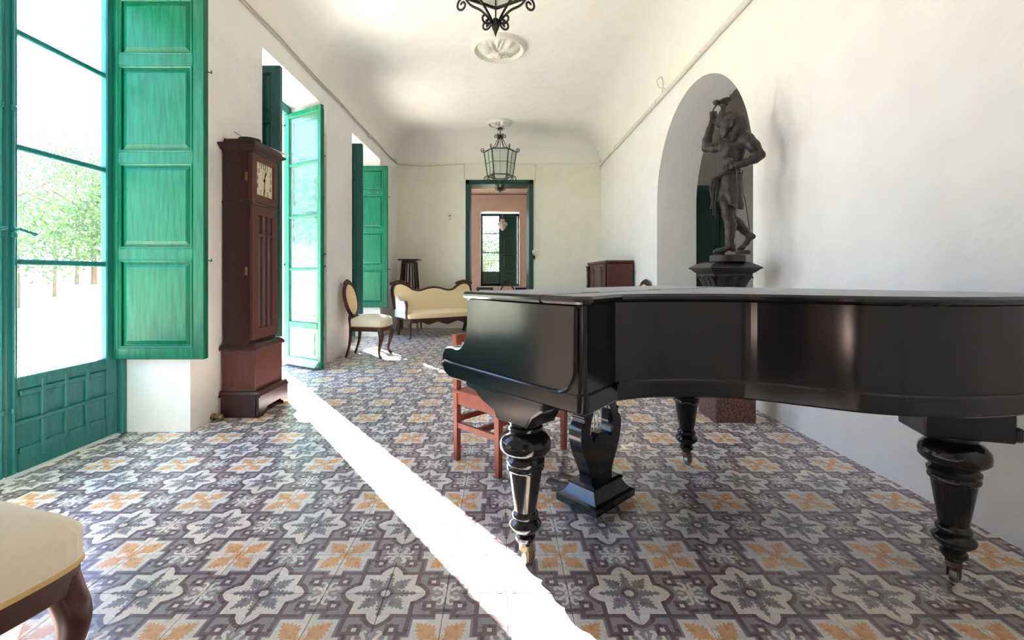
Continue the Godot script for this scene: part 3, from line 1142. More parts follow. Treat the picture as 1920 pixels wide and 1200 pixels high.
func build_piano() -> void:
	var base := Vector2(0.75, 1.95)
	var root := thing("grand_piano", "black ebonised grand piano with closed lid and turned legs", "piano", V(base.x, 0, base.y))
	var loc := func(p: Vector2, y: float) -> Vector3:
		return Vector3(p.x - base.x, y, -(p.y - base.y))
	# plan outline (x, -d relative to base) so that prisms extruded along z can be stood up
	var stand := Transform3D(Basis(Vector3.RIGHT, Vector3.FORWARD, Vector3.UP), Vector3.ZERO)   # prism x->x, y->-z, z->y
	var F := PK - PE2 * 0.575
	var B := F + PE1 * 1.42
	var rim := curve([Vector2(0.388, 1.499), Vector2(0.47, 1.532), Vector2(0.56, 1.546), Vector2(0.684, 1.545), Vector2(0.78, 1.533), Vector2(0.864, 1.508), Vector2(1.0007, 1.4286), Vector2(1.1287, 1.361), Vector2(1.269, 1.328), Vector2(1.4055, 1.318), Vector2(1.574, 1.346), Vector2(1.70, 1.392), Vector2(1.80, 1.47), Vector2(1.85, 1.57), Vector2(1.845, 1.68), Vector2(1.78, 1.772)], 6)
	var corner := []
	for k in 7:
		var a := float(k) / 6
		# quarter round at the treble corner
		var c := PK - PE2 * 0.028 + PE1 * 0.028
		corner.append(c - PE1 * 0.028 * cos(a * PI / 2) + PE2 * 0.028 * sin(a * PI / 2))
	var to2 := func(p: Vector2) -> Vector2:
		return Vector2(p.x - base.x, p.y - base.y)
	var outline := func(front: float) -> PackedVector2Array:
		var o := PackedVector2Array()
		o.append(to2.call(PK - PE2 * front))
		for p in corner:
			o.append(to2.call(p))
		for p in rim:
			o.append(to2.call(p))
		o.append(to2.call(B + PE2 * (0.575 - front)))
		return o
	var yb := 0.62
	var yt := 0.954
	var body: PackedVector2Array = outline.call(0.36)
	var inner: PackedVector2Array = Geometry2D.offset_polygon(body, -0.007)[0]
	var g := G(stand)
	g.prism(inner, yb + 0.058, yt, 0.003)
	part(root, "case", g, M.ebony, 30.0)
	g = G(stand)
	g.prism(body, yb, yb + 0.064, 0.006)
	part(root, "case_moulding", g, M.ebony, 30.0)
	# cheeks with the scrolled arm, one at each end of the keyboard
	var prof := curve([Vector2(0.028, yt), Vector2(0.30, yt), Vector2(0.556, yt), Vector2(0.574, yt - 0.03), Vector2(0.578, yt - 0.10), Vector2(0.588, yt - 0.16), Vector2(0.612, yt - 0.195), Vector2(0.644, yt - 0.206), Vector2(0.69, yt - 0.204), Vector2(0.726, yt - 0.215), Vector2(0.744, yt - 0.245), Vector2(0.744, yb + 0.055), Vector2(0.732, yb + 0.022), Vector2(0.695, yb + 0.002)], 5)
	prof.append(Vector2(0.665, yb))
	prof.append(Vector2(0.028, yb))
	var e2 := Vector3(-PE2.x, 0, PE2.y)      # prism x runs from the tail to the player
	var e1 := Vector3(-PE1.x, 0, PE1.y)
	for s in 2:
		var q := G()
		var o := PK if s == 0 else PK + PE1 * 1.42 - PE1 * 0.075
		# prism x -> away from the tail, y -> up, z -> across
		var zz := e2.cross(Vector3.UP)
		var flipz := zz.dot(e1) > 0
		q.t = Transform3D(Basis(e2, Vector3.UP, zz), loc.call(o, 0.0))
		if flipz:
			q.prism(p2(prof), -0.075, -0.001, 0.006)
		else:
			q.prism(p2(prof), 0.001, 0.075, 0.006)
		part(root, "cheek", q, M.ebony, 30.0)
	# raised bead along the foot of the treble cheek, turning up at the corner
	var bead := []
	for p in curve([Vector2(0.733, yb + 0.046), Vector2(0.722, yb + 0.064), Vector2(0.69, yb + 0.066), Vector2(0.40, yb + 0.060), Vector2(0.14, yb + 0.056), Vector2(0.07, yb + 0.068), Vector2(0.04, yb + 0.11), Vector2(0.032, yb + 0.16), Vector2(0.03, yt - 0.01)], 7):
		bead.append(loc.call(PK - PE2 * p.x - PE1 * 0.001, p.y))
	g = G()
	g.tube(bead, 0.0065, 8)
	part(root, "bead", g, M.ebony)
	# key bed, closed fallboard and front slip, towards the player
	var slab := func(t0: float, t1: float, y0: float, y1: float) -> Geo:
		var q := G(stand)
		var p := PackedVector2Array()
		for c in [[t0, 0.07], [t1, 0.07], [t1, 1.35], [t0, 1.35]]:
			p.append(to2.call(PK - PE2 * c[0] + PE1 * c[1]))
		q.prism(p, y0, y1, 0.004)
		return q
	part(root, "key_bed", slab.call(0.34, 0.69, yb, yb + 0.055), M.ebony)
	part(root, "key_slip", slab.call(0.672, 0.695, yb + 0.05, yb + 0.10), M.ebony)
	part(root, "fallboard", slab.call(0.36, 0.672, yb + 0.12, yb + 0.14), M.ebony)
	part(root, "nameboard", slab.call(0.36, 0.38, yb + 0.13, yt), M.ebony)
	# lid in two leaves
	var lid: PackedVector2Array = Geometry2D.offset_polygon(outline.call(0.575), 0.016, Geometry2D.JOIN_ROUND)[0]
	var cut := func(t0: float, t1: float) -> PackedVector2Array:
		var p := PackedVector2Array()
		for c in [[t0, -1.0], [t1, -1.0], [t1, 3.0], [t0, 3.0]]:
			p.append(to2.call(PK - PE2 * c[0] + PE1 * c[1]))
		return Geometry2D.intersect_polygons(lid, p)[0]
	g = G(stand)
	for e in [["lid", -4.0, 0.163], ["lid_flap", 0.167, 2.0]]:
		g = G(stand)
		var leaf_shape: PackedVector2Array = cut.call(e[1], e[2])
		g.prism(leaf_shape, yt + 0.001, yt + 0.0255, 0.008)
		var board := part(root, e[0], g, M.ebony, 30.0)
		g = G(stand)
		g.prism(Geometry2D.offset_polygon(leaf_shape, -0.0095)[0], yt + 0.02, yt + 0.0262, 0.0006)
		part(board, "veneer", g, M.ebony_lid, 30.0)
	for s in [0.25, 0.71, 1.17]:
		var h := G()
		h.tube([loc.call(PK - PE2 * 0.165 + PE1 * (s - 0.05), yt + 0.0255), loc.call(PK - PE2 * 0.165 + PE1 * (s + 0.05), yt + 0.0255)], 0.004, 6)
		part(root, "hinge", h, M.brass)
	# legs
	var legm := G()
	legm.lathe(turned_leg(), 40)
	var leg_mesh := legm.mesh(42.0)
	var blk := G()
	blk.frustum(Vector3(0, 0.505, 0), Vector2(0.13, 0.13), Vector2(0.30, 0.22), 0.118)
	var turn := atan2(PE2.y, PE2.x)
	var spots := [[Vector2(0.086, 1.608), 0], [Vector2(1.015, 2.45), 0], [Vector2(1.533, 1.515), 1]]
	for s in spots:
		var at: Vector3 = loc.call(s[0], 0.0)
		var lg := shape(root, "leg", leg_mesh, M.ebony, Transform3D(Basis.IDENTITY, at))
		var bk := G()
		if s[1] == 0:
			bk.prism(PackedVector2Array([Vector2(-0.26, 0.625), Vector2(0.15, 0.625), Vector2(0.15, 0.60), Vector2(0.10, 0.565), Vector2(0.075, 0.525), Vector2(-0.075, 0.525), Vector2(-0.09, 0.55), Vector2(-0.16, 0.575), Vector2(-0.20, 0.60), Vector2(-0.25, 0.608)]), -0.075, 0.075, 0.006)
			var bo := part(lg, "bracket", bk, M.ebony)
			bo.rotation.y = turn
		else:
			bk.box(Vector3(0.0, 0.565, 0.0), Vector3(0.24, 0.11, 0.16), 0.006)
			bk.box(Vector3(0.06, 0.535, 0.0), Vector3(0.17, 0.045, 0.14), 0.006)
			var bo := part(lg, "bracket", bk, M.ebony)
			bo.rotation.y = -0.3
		var cs := G()
		cs.lathe([[0.0, 0.060], [0.022, 0.060], [0.022, 0.078], [0.0, 0.078]], 16)
		cs.box(Vector3(0.012, 0.045, 0.016), Vector3(0.03, 0.05, 0.004), 0.001)
		cs.box(Vector3(0.012, 0.045, -0.016), Vector3(0.03, 0.05, 0.004), 0.001)
		var co := part(lg, "caster_fork", cs, M.old_brass)
		co.rotation.y = 0.7
		var wh := G(Transform3D(Basis(Vector3.RIGHT, PI / 2), Vector3(0.016, 0.027, 0)))
		wh.lathe([[0.0, -0.012], [0.022, -0.012], [0.027, -0.008], [0.027, 0.008], [0.022, 0.012], [0.0, 0.012]], 18)
		var wo := part(lg, "caster_wheel", wh, M.steel)
		wo.rotation.y = 0.7
	# pedal lyre
	var lp := Vector2(0.436, 2.06)
	var lx := Vector3(PE1.x, 0, -PE1.y)
	var lz := lx.cross(Vector3.UP)
	var ly := G(Transform3D(Basis(lx, Vector3.UP, lz), loc.call(lp, 0.0)))
	var right := curve([Vector2(0.075, 0.115), Vector2(0.085, 0.16), Vector2(0.13, 0.25), Vector2(0.152, 0.32), Vector2(0.15, 0.37), Vector2(0.128, 0.40), Vector2(0.132, 0.425), Vector2(0.115, 0.435), Vector2(0.112, 0.62)], 5)
	var inn := curve([Vector2(0.062, 0.62), Vector2(0.062, 0.44), Vector2(0.075, 0.40), Vector2(0.088, 0.355), Vector2(0.08, 0.315), Vector2(0.06, 0.30), Vector2(0.045, 0.315), Vector2(0.03, 0.33)], 5)
	var lyp := PackedVector2Array()
	for p in right:
		lyp.append(p)
	for p in inn:
		lyp.append(p)
	inn.reverse()
	right.reverse()
	for p in inn:
		lyp.append(Vector2(-p.x, p.y))
	for p in right:
		lyp.append(Vector2(-p.x, p.y))
	ly.prism(lyp, -0.035, 0.035, 0.002)
	var lyre := part(root, "lyre", ly, M.ebony, 30.0)
	var fb := G(Transform3D(Basis(lx, Vector3.UP, lz), loc.call(lp, 0.0)))
	fb.stack(Vector3.ZERO, Vector2(0.10, 0.06), [[0.05, 0.022], [0.05, 0.052], [0.035, 0.058], [0.02, 0.075], [0.006, 0.10], [0.012, 0.104], [0.012, 0.112], [0.0, 0.118]])
	part(lyre, "foot", fb, M.ebony, 20.0)
	for k in 4:
		var rd := G()
		var x := lerpf(-0.04, 0.04, k / 3.0)
		rd.t = Transform3D(Basis(lx, Vector3.UP, lz), loc.call(lp, 0.0))
		rd.tube([Vector3(x, 0.30, 0.0), Vector3(x, 0.62, 0.0)], 0.0035, 6)
		part(lyre, "rod", rd, M.steel)
	var towards: float = -1.0 if lz.dot(e2) < 0 else 1.0
	for s in [-1.0, 1.0]:
		var pd := G(Transform3D(Basis(lx, Vector3.UP, lz), loc.call(lp, 0.0)))
		var path := curve([Vector3(s * 0.045, 0.05, towards * 0.05), Vector3(s * 0.045, 0.05, towards * 0.12), Vector3(s * 0.045, 0.035, towards * 0.19), Vector3(s * 0.045, 0.028, towards * 0.25)], 5)
		pd.sweep(path, [Vector2(-0.02, -0.006), Vector2(0.02, -0.006), Vector2(0.016, 0.006), Vector2(-0.016, 0.006)], Vector3.UP, curve_n([0.7, 0.7, 1.0, 1.15], 5))
		part(lyre, "pedal", pd, M.bronze)


# ---------------------------------------------------------------- chair at the piano

func build_piano_chair() -> void:
	var A := Vector2(-0.25, 2.53)      # back post
	var w := Vector2(0.389, 0.376)     # along the keyboard
	var dp := Vector2(0.236, -0.222)   # towards the piano
	var root := thing("wooden_chair", "low reddish wooden chair pushed in at the keyboard of the grand piano", "chair", V(A.x, 0, A.y))
	var L := func(a: float, b: float, y: float) -> Vector3:
		var p := w * a + dp * b
		return Vector3(p.x, y, -p.y)
	var ax := Vector3(w.x, 0, -w.y).normalized()
	var az := Vector3(dp.x, 0, -dp.y).normalized()
	var rot := atan2(-ax.z, ax.x)
	var post := func(a: float, b: float, y0: float, y1: float, s: float, lean := 0.0) -> Geo:
		var g := G(Transform3D(Basis(Vector3.UP, rot), Vector3.ZERO))
		var inv := Basis(Vector3.UP, -rot)
		var p: Vector3 = inv * L.call(a, b, 0.0)
		g.frustum(Vector3(p.x, y0, p.z), Vector2(s * 0.75, s * 0.75), Vector2(s, s), y1 - y0, Vector2(0, lean))
		return g
	for c in [[0.0, 0.0, 0.705], [1.0, 0.0, 0.705], [0.0, 1.0, 0.385], [1.0, 1.0, 0.385]]:
		part(root, "leg", post.call(c[0], c[1], 0.0, c[2], 0.036), M.redwood)
	var rail := func(a0: float, b0: float, a1: float, b1: float, y: float, h: float, t: float) -> Geo:
		var g := G()
		g.bar([L.call(a0, b0, y), L.call(a1, b1, y)], t, h)
		return g
	for r in [[0, 0, 0, 1], [0, 1, 1, 1], [1, 1, 1, 0], [1, 0, 0, 0]]:
		part(root, "seat_rail", rail.call(r[0], r[1], r[2], r[3], 0.352, 0.065, 0.022), M.redwood)
	for r in [[0, 0, 0, 1, 0.20], [1, 0, 1, 1, 0.20], [0, 0.02, 1, 0.02, 0.235], [0, 0.5, 1, 0.5, 0.20]]:
		part(root, "stretcher", rail.call(r[0], r[1], r[2], r[3], r[4], 0.03, 0.018), M.redwood)
	var seat := G()
	var sp := PackedVector2Array()
	for c in [[-0.04, -0.03], [1.04, -0.03], [1.04, 1.08], [-0.04, 1.08]]:
		var p: Vector3 = L.call(c[0], c[1], 0.0)
		sp.append(Vector2(p.x, -p.z))
	seat.t = Transform3D(Basis(Vector3.RIGHT, Vector3.FORWARD, Vector3.UP), Vector3.ZERO)
	seat.prism(sp, 0.383, 0.402, 0.005)
	part(root, "seat", seat, M.redwood)
	part(root, "top_rail", rail.call(-0.04, 0.0, 1.04, 0.0, 0.688, 0.045, 0.034), M.redwood)
	part(root, "back_rail", rail.call(0.0, 0.0, 1.0, 0.0, 0.47, 0.035, 0.02), M.redwood)
	for k in 4:
		var a := (k + 1) / 5.0
		var g := G()
		g.bar([L.call(a, 0.0, 0.485), L.call(a, 0.0, 0.67)], 0.03, 0.012, az)
		part(root, "back_slat", g, M.redwood)


# ---------------------------------------------------------------- longcase clock

func build_clock() -> void:
	# local: x out of the wall (front at +x), z along the wall; origin at the middle of the back edge
	var d0 := 3.30
	var d1 := 3.676
	var mid := (d0 + d1) / 2
	var root := thing("longcase_clock", "tall dark mahogany longcase clock with square cream dial against the window pier", "clock", V(-2.055, 0, mid))
	var hw := (d1 - d0) / 2
	var xf := 0.217
	var ring := func(prof: Array) -> Geo:
		# profile swept round front and sides; grows by prof[i][0]
		var g := G()
		g.stack(Vector3(xf / 2, 0, 0), Vector2(xf / 2, hw), prof)
		return g
	var g: Geo
	# plinth with bracket feet
	g = G()
	var a := xf + 0.066
	var bw := hw + 0.036
	var front := PackedVector2Array([Vector2(-bw, 0), Vector2(-bw, 0.15), Vector2(bw, 0.15), Vector2(bw, 0), Vector2(bw - 0.07, 0), Vector2(bw - 0.085, 0.03), Vector2(bw - 0.11, 0.036), Vector2(bw - 0.13, 0.055), Vector2(-bw + 0.13, 0.055), Vector2(-bw + 0.11, 0.036), Vector2(-bw + 0.085, 0.03), Vector2(-bw + 0.07, 0)])
	g.t = Transform3D(Basis(Vector3(0, 0, -1), Vector3.UP, Vector3(1, 0, 0)), Vector3.ZERO)
	g.prism(front, a - 0.022, a, 0.003)
	g.t = Transform3D.IDENTITY
	for s in [-1.0, 1.0]:
		g.box(Vector3(a / 2 - 0.012, 0.075, s * (bw - 0.011)), Vector3(a - 0.03, 0.15, 0.022), 0.003)
	part(root, "plinth", g, M.mahogany)
	g = G()
	g.stack(Vector3(xf / 2 + 0.02, 0, 0), Vector2(xf / 2 + 0.02, hw), [[0.034, 0.148], [0.034, 0.158], [0.026, 0.168], [0.022, 0.185], [0.016, 0.19]])
	part(root, "plinth_moulding", g, M.mahogany, 20.0)
	g = G()
	g.span(Vector3(0, 0.185, -hw - 0.012), Vector3(xf + 0.03, 0.49, hw + 0.012), 0.004)
	part(root, "base_box", g, M.redwood_dark)
	g = G()
	g.stack(Vector3(xf / 2 + 0.008, 0, 0), Vector2(xf / 2 + 0.008, hw), [[0.012, 0.485], [0.026, 0.49], [0.028, 0.505], [0.014, 0.525], [0.002, 0.535]])
	part(root, "base_moulding", g, M.mahogany, 20.0)
	# trunk with glazed door
	g = G()
	g.span(Vector3(0, 0.53, -hw), Vector3(xf - 0.02, 1.575, hw), 0.003)
	part(root, "trunk", g, M.mahogany)
	var dr := G()
	var dw := hw - 0.002
	var slots := [[-0.098, -0.05], [-0.026, 0.026], [0.05, 0.098]]
	dr.span(Vector3(xf - 0.02, 0.56, -dw), Vector3(xf, 0.64, dw), 0.003)
	dr.span(Vector3(xf - 0.02, 1.50, -dw), Vector3(xf, 1.57, dw), 0.003)
	var edges := [-dw, slots[0][0], slots[0][1], slots[1][0], slots[1][1], slots[2][0], slots[2][1], dw]
	for k in 4:
		dr.span(Vector3(xf - 0.02, 0.63, edges[k * 2]), Vector3(xf, 1.51, edges[k * 2 + 1]), 0.003)
	for k in [0, 2]:
		dr.span(Vector3(xf - 0.02, 1.34, slots[k][0]), Vector3(xf - 0.003, 1.36, slots[k][1]), 0.002)
	var door := part(root, "trunk_door", dr, M.redwood_dark)
	for k in 3:
		var gl := G()
		gl.span(Vector3(xf - 0.016, 0.63, slots[k][0]), Vector3(xf - 0.012, 1.51 if k == 1 else 1.345, slots[k][1]))
		part(door, "glass_strip", gl, M.dial_glass, 0.0)
		if k != 1:
			var pn := G()
			pn.box(Vector3(xf - 0.012, 1.43, (slots[k][0] + slots[k][1]) / 2), Vector3(0.01, 0.12, 0.034), 0.004)
			part(door, "carved_block", pn, M.mahogany)
	# hood
	g = G()
	g.span(Vector3(0, 1.585, -hw), Vector3(xf - 0.03, 1.965, hw), 0.003)
	part(root, "hood", g, M.mahogany)
	part(root, "hood_moulding", ring.call([[0.0, 1.572], [0.006, 1.576], [0.006, 1.586], [0.0, 1.59]]), M.mahogany, 20.0)
	var fr := G()
	var dz := 0.122
	fr.span(Vector3(xf - 0.03, 1.59, -hw), Vector3(xf, 1.655, hw), 0.003)
	fr.span(Vector3(xf - 0.03, 1.907, -hw), Vector3(xf, 1.965, hw), 0.003)
	fr.span(Vector3(xf - 0.03, 1.64, -hw), Vector3(xf, 1.92, -dz), 0.003)
	fr.span(Vector3(xf - 0.03, 1.64, dz), Vector3(xf, 1.92, hw), 0.003)
	part(root, "hood_door", fr, M.redwood_dark)
	var dl := G()
	dl.span(Vector3(xf - 0.028, 1.645, -dz - 0.004), Vector3(xf - 0.014, 1.915, dz + 0.004))
	var dial := part(root, "dial", dl, M.dial, 0.0)
	var fnt := SystemFont.new()
	fnt.font_names = PackedStringArray(["Droid Sans"])
	var face := Basis(Vector3(0, 0, -1), Vector3.UP, Vector3(1, 0, 0))
	var cy := 1.78
	var spot := {"12": Vector2(0, 0.103), "1": Vector2(0.05, 0.10), "2": Vector2(0.093, 0.062), "3": Vector2(0.096, 0.006), "4": Vector2(0.093, -0.055), "5": Vector2(0.052, -0.102), "6": Vector2(0, -0.105), "7": Vector2(-0.052, -0.102), "8": Vector2(-0.093, -0.055), "9": Vector2(-0.096, 0.006), "10": Vector2(-0.09, 0.062), "11": Vector2(-0.05, 0.10)}
	for k in spot:
		var tm := TextMesh.new()
		tm.text = k
		tm.font = fnt
		tm.font_size = 32
		tm.pixel_size = 0.0015
		tm.depth = 0.001
		shape(dial, "numeral", tm, M.ink, Transform3D(face, Vector3(xf - 0.0135, cy + spot[k].y, -spot[k].x)))
	var hh := G(Transform3D(face, Vector3(xf - 0.011, cy, 0)))
	hh.prism(PackedVector2Array([Vector2(-0.006, -0.01), Vector2(0.006, -0.01), Vector2(0.012, 0.03), Vector2(0.030, 0.05), Vector2(0.028, 0.078), Vector2(0.012, 0.055), Vector2(0.004, 0.03)]), 0, 0.0015)
	part(dial, "hour_hand", hh, M.ink, 0.0)
	var mh := G(Transform3D(face, Vector3(xf - 0.0095, cy, 0)))
	mh.prism(PackedVector2Array([Vector2(-0.004, 0.012), Vector2(0.004, 0.012), Vector2(0.002, -0.06), Vector2(0.007, -0.082), Vector2(-0.002, -0.105), Vector2(-0.009, -0.082), Vector2(-0.003, -0.06)]), 0, 0.0015)
	part(dial, "minute_hand", mh, M.ink, 0.0)
	var bs := G(Transform3D(Basis(Vector3(0, 0, 1), -PI / 2), Vector3(xf - 0.012, cy, 0)))
	bs.lathe([[0.012, 0.0], [0.012, 0.004], [0.005, 0.007], [0.0, 0.008]], 14)
	part(dial, "boss", bs, M.ink)
	# cornice
	part(root, "cornice", ring.call([[0.0, 1.955], [0.004, 1.968], [0.012, 1.973], [0.020, 1.985], [0.036, 1.997], [0.046, 2.003], [0.046, 2.016], [0.028, 2.02]]), M.mahogany, 20.0)
	g = G()
	g.span(Vector3(0.0, 2.015, -hw + 0.006), Vector3(xf + 0.006, 2.056, hw - 0.006), 0.003)
	part(root, "top_block", g, M.mahogany)
	# side panel groove and brass escutcheons on the side that faces the camera
	g = G()
	g.box(Vector3(0.09, 1.78, hw + 0.002), Vector3(0.085, 0.20, 0.005), 0.002)
	part(root, "side_panel", g, M.mahogany)
	for e in [1.775, 1.075]:
		var q := G()
		q.box(Vector3(0.172, e, hw + 0.002), Vector3(0.018, 0.062, 0.004), 0.0015)
		q.box(Vector3(0.172, e - 0.005, hw + 0.0045), Vector3(0.004, 0.014, 0.002))
		part(root, "escutcheon", q, M.brass)
	# things left on top of the clock
	g = G()
	g.lathe([[0.0, 0.0], [0.05, 0.0], [0.075, 0.012], [0.078, 0.024], [0.072, 0.024], [0.06, 0.012], [0.0, 0.008]], 28)
	single("dish", g, M.iron, "small dark round dish lying on top of the longcase clock", "dish", V(-1.925, 2.057, 3.42))
	g = G()
	g.tube([Vector3(0, 0, 0), Vector3(-0.075, 0.055, 0.09)], 0.0022, 6)
	single("thin_stick", g, M.walnut, "thin dark stick resting in the dish on the clock", "stick", V(-1.935, 2.068, 3.45))
	g = G()
	g.bar([Vector3(0, 0, 0), Vector3(0.055, -0.002, -0.30)], 0.026, 0.006)
	single("ruler", g, M.white_paint, "pale flat ruler poking out over the corner of the clock", "ruler", V(-1.872, 2.062, 3.50))


func build_door_stop() -> void:
	var root := thing("door_stop", "small round brass door stop on the floor beside the clock", "door stop", V(-2.055, 0, 3.20))
	var g := G(Transform3D(Basis(Vector3(0, 0, 1), -PI / 2), Vector3(0, 0.03, 0)))
	g.lathe([[0.0, -0.015], [0.024, -0.015], [0.024, 0.0], [0.014, 0.006], [0.013, 0.03], [0.020, 0.036], [0.022, 0.05], [0.016, 0.062], [0.0, 0.066]], 18)
	part(root, "stem", g, M.brass)


# ---------------------------------------------------------------- upholstered chairs and settee

func cabriole(at: Vector3, out: Vector3, h: float, k := 1.0) -> Geo:
	var g := G()
	var pts := []
	for q in [[0.0, 0.0], [0.012, -0.05], [0.026, -0.10], [0.016, -0.17], [-0.004, -0.25], [-0.016, -0.31], [-0.010, -0.352], [0.012, -0.372], [0.014, -0.384]]:
		var y: float = q[1] * h / 0.384
		pts.append(at + out * q[0] * k + Vector3(0, y, 0))
	var path := curve(pts, 4)
	var sc := curve_n([1.25, 1.3, 1.28, 1.0, 0.72, 0.55, 0.52, 0.72, 0.66], 4)
	g.tube(path, 0.026, 10, sc)
	return g


func crest(g: Geo, mid: Vector3, across: Vector3, up: Vector3, out: Vector3, w: float) -> void:
	# carved leaves rising to the middle
	for k in range(-4, 5):
		var f := k / 4.0
		var c := mid + across * f * w * 0.5 + up * (0.012 - 0.022 * f * f)
		var keep := g.t
		var lean := across * f * 0.6 + up
		g.t = keep * Transform3D(Basis(lean.normalized().cross(out).normalized(), lean.normalized(), out), c)
		g.ball(Vector3.ZERO, Vector3(0.11 * w, 0.042 - 0.016 * absf(f), 0.018), 8, 6)
		g.t = keep
	for s in [-1.0, 1.0]:
		var keep := g.t
		g.tube(spiral(mid + across * s * w * 0.52 - up * 0.012, across * s, up, 0.018, 0.004, -1.2, 1.1, 12), 0.007, 6)
		g.t = keep


func make_chair(label: String, at: Vector3, turn: float) -> Node3D:
	# front towards +z
	var root := thing("medallion_chair", label, "chair", at, turn, "cream medallion chairs")
	var outline := p2(curve([Vector2(-0.235, 0.20), Vector2(-0.12, 0.245), Vector2(0.0, 0.252), Vector2(0.12, 0.245), Vector2(0.235, 0.20), Vector2(0.225, 0.08), Vector2(0.195, -0.10), Vector2(0.17, -0.20), Vector2(0.06, -0.215), Vector2(-0.06, -0.215), Vector2(-0.17, -0.20), Vector2(-0.195, -0.10), Vector2(-0.225, 0.08)], 5, true))
	var plan := Transform3D(Basis(Vector3.RIGHT, Vector3.FORWARD, Vector3.UP), Vector3.ZERO)
	var fl := PackedVector2Array()
	for p in outline:
		fl.append(Vector2(p.x, -p.y))
	var g := G(plan)
	g.prism(fl, 0.335, 0.395, 0.006)
	part(root, "seat_rail", g, M.walnut)
	g = G(plan)
	g.pad(Geometry2D.offset_polygon(fl, 0.004)[0], 0.393, 0.54, 0.48, 10)
	var seat := part(root, "seat", g, M.cloth, 60.0)
	var gm := G()
	var path := []
	for p in fl:
		path.append(Vector3(p.x, 0.397, -p.y))
	gm.tube(path, 0.0075, 6, [], true)
	part(seat, "gimp", gm, M.gimp)
	for s in [-1.0, 1.0]:
		part(root, "front_leg", cabriole(Vector3(s * 0.205, 0.375, 0.185), Vector3(s * 0.6, 0, 0.8), 0.375), M.walnut)
	for s in [-1.0, 1.0]:
		var lg := G()
		var pts := curve([Vector3(s * 0.165, 0.0, -0.265), Vector3(s * 0.165, 0.16, -0.215), Vector3(s * 0.163, 0.36, -0.20), Vector3(s * 0.155, 0.46, -0.215), Vector3(s * 0.12, 0.53, -0.235)], 4)
		lg.bar(pts, 0.034, 0.034, Vector3(0, 0, 1), curve_n([0.75, 0.9, 1.1, 0.9, 0.7], 4))
		part(root, "back_leg", lg, M.walnut)
	# oval back, leaning
	var tilt := Transform3D(Basis(Vector3.RIGHT, -0.20), Vector3(0, 0.725, -0.262))
	var oval := []
	for k in 36:
		var a := TAU * k / 36
		oval.append(Vector2(0.19 * cos(a) * (1.0 + 0.06 * sin(a)), 0.215 * sin(a)))
	g = G(tilt)
	var op := []
	for p in oval:
		op.append(Vector3(p.x, p.y, 0))
	g.sweep(op, [Vector2(-0.016, -0.019), Vector2(0.016, -0.019), Vector2(0.018, 0.0), Vector2(0.012, 0.018), Vector2(-0.012, 0.018), Vector2(-0.018, 0.0)], Vector3(0, 0, 1), [], true)
	crest(g, Vector3(0, 0.222, 0.0), Vector3.RIGHT, Vector3.UP, Vector3.BACK, 0.20)
	part(root, "back_frame", g, M.walnut, 50.0)
	g = G(tilt)
	var small := PackedVector2Array()
	for p in oval:
		small.append(p * 0.93)
	g.pad(small, -0.008, 0.035, 0.35, 7)
	g.t = tilt * Transform3D(Basis(Vector3.UP, PI), Vector3.ZERO)
	g.pad(small, 0.008, 0.016, 0.6, 4)
	part(root, "backrest", g, M.stripe, 60.0)
	g = G()
	g.bar(curve([Vector3(-0.155, 0.50, -0.225), Vector3(0, 0.515, -0.225), Vector3(0.155, 0.50, -0.225)], 4), 0.028, 0.03)
	part(root, "lower_rail", g, M.walnut)
	return root


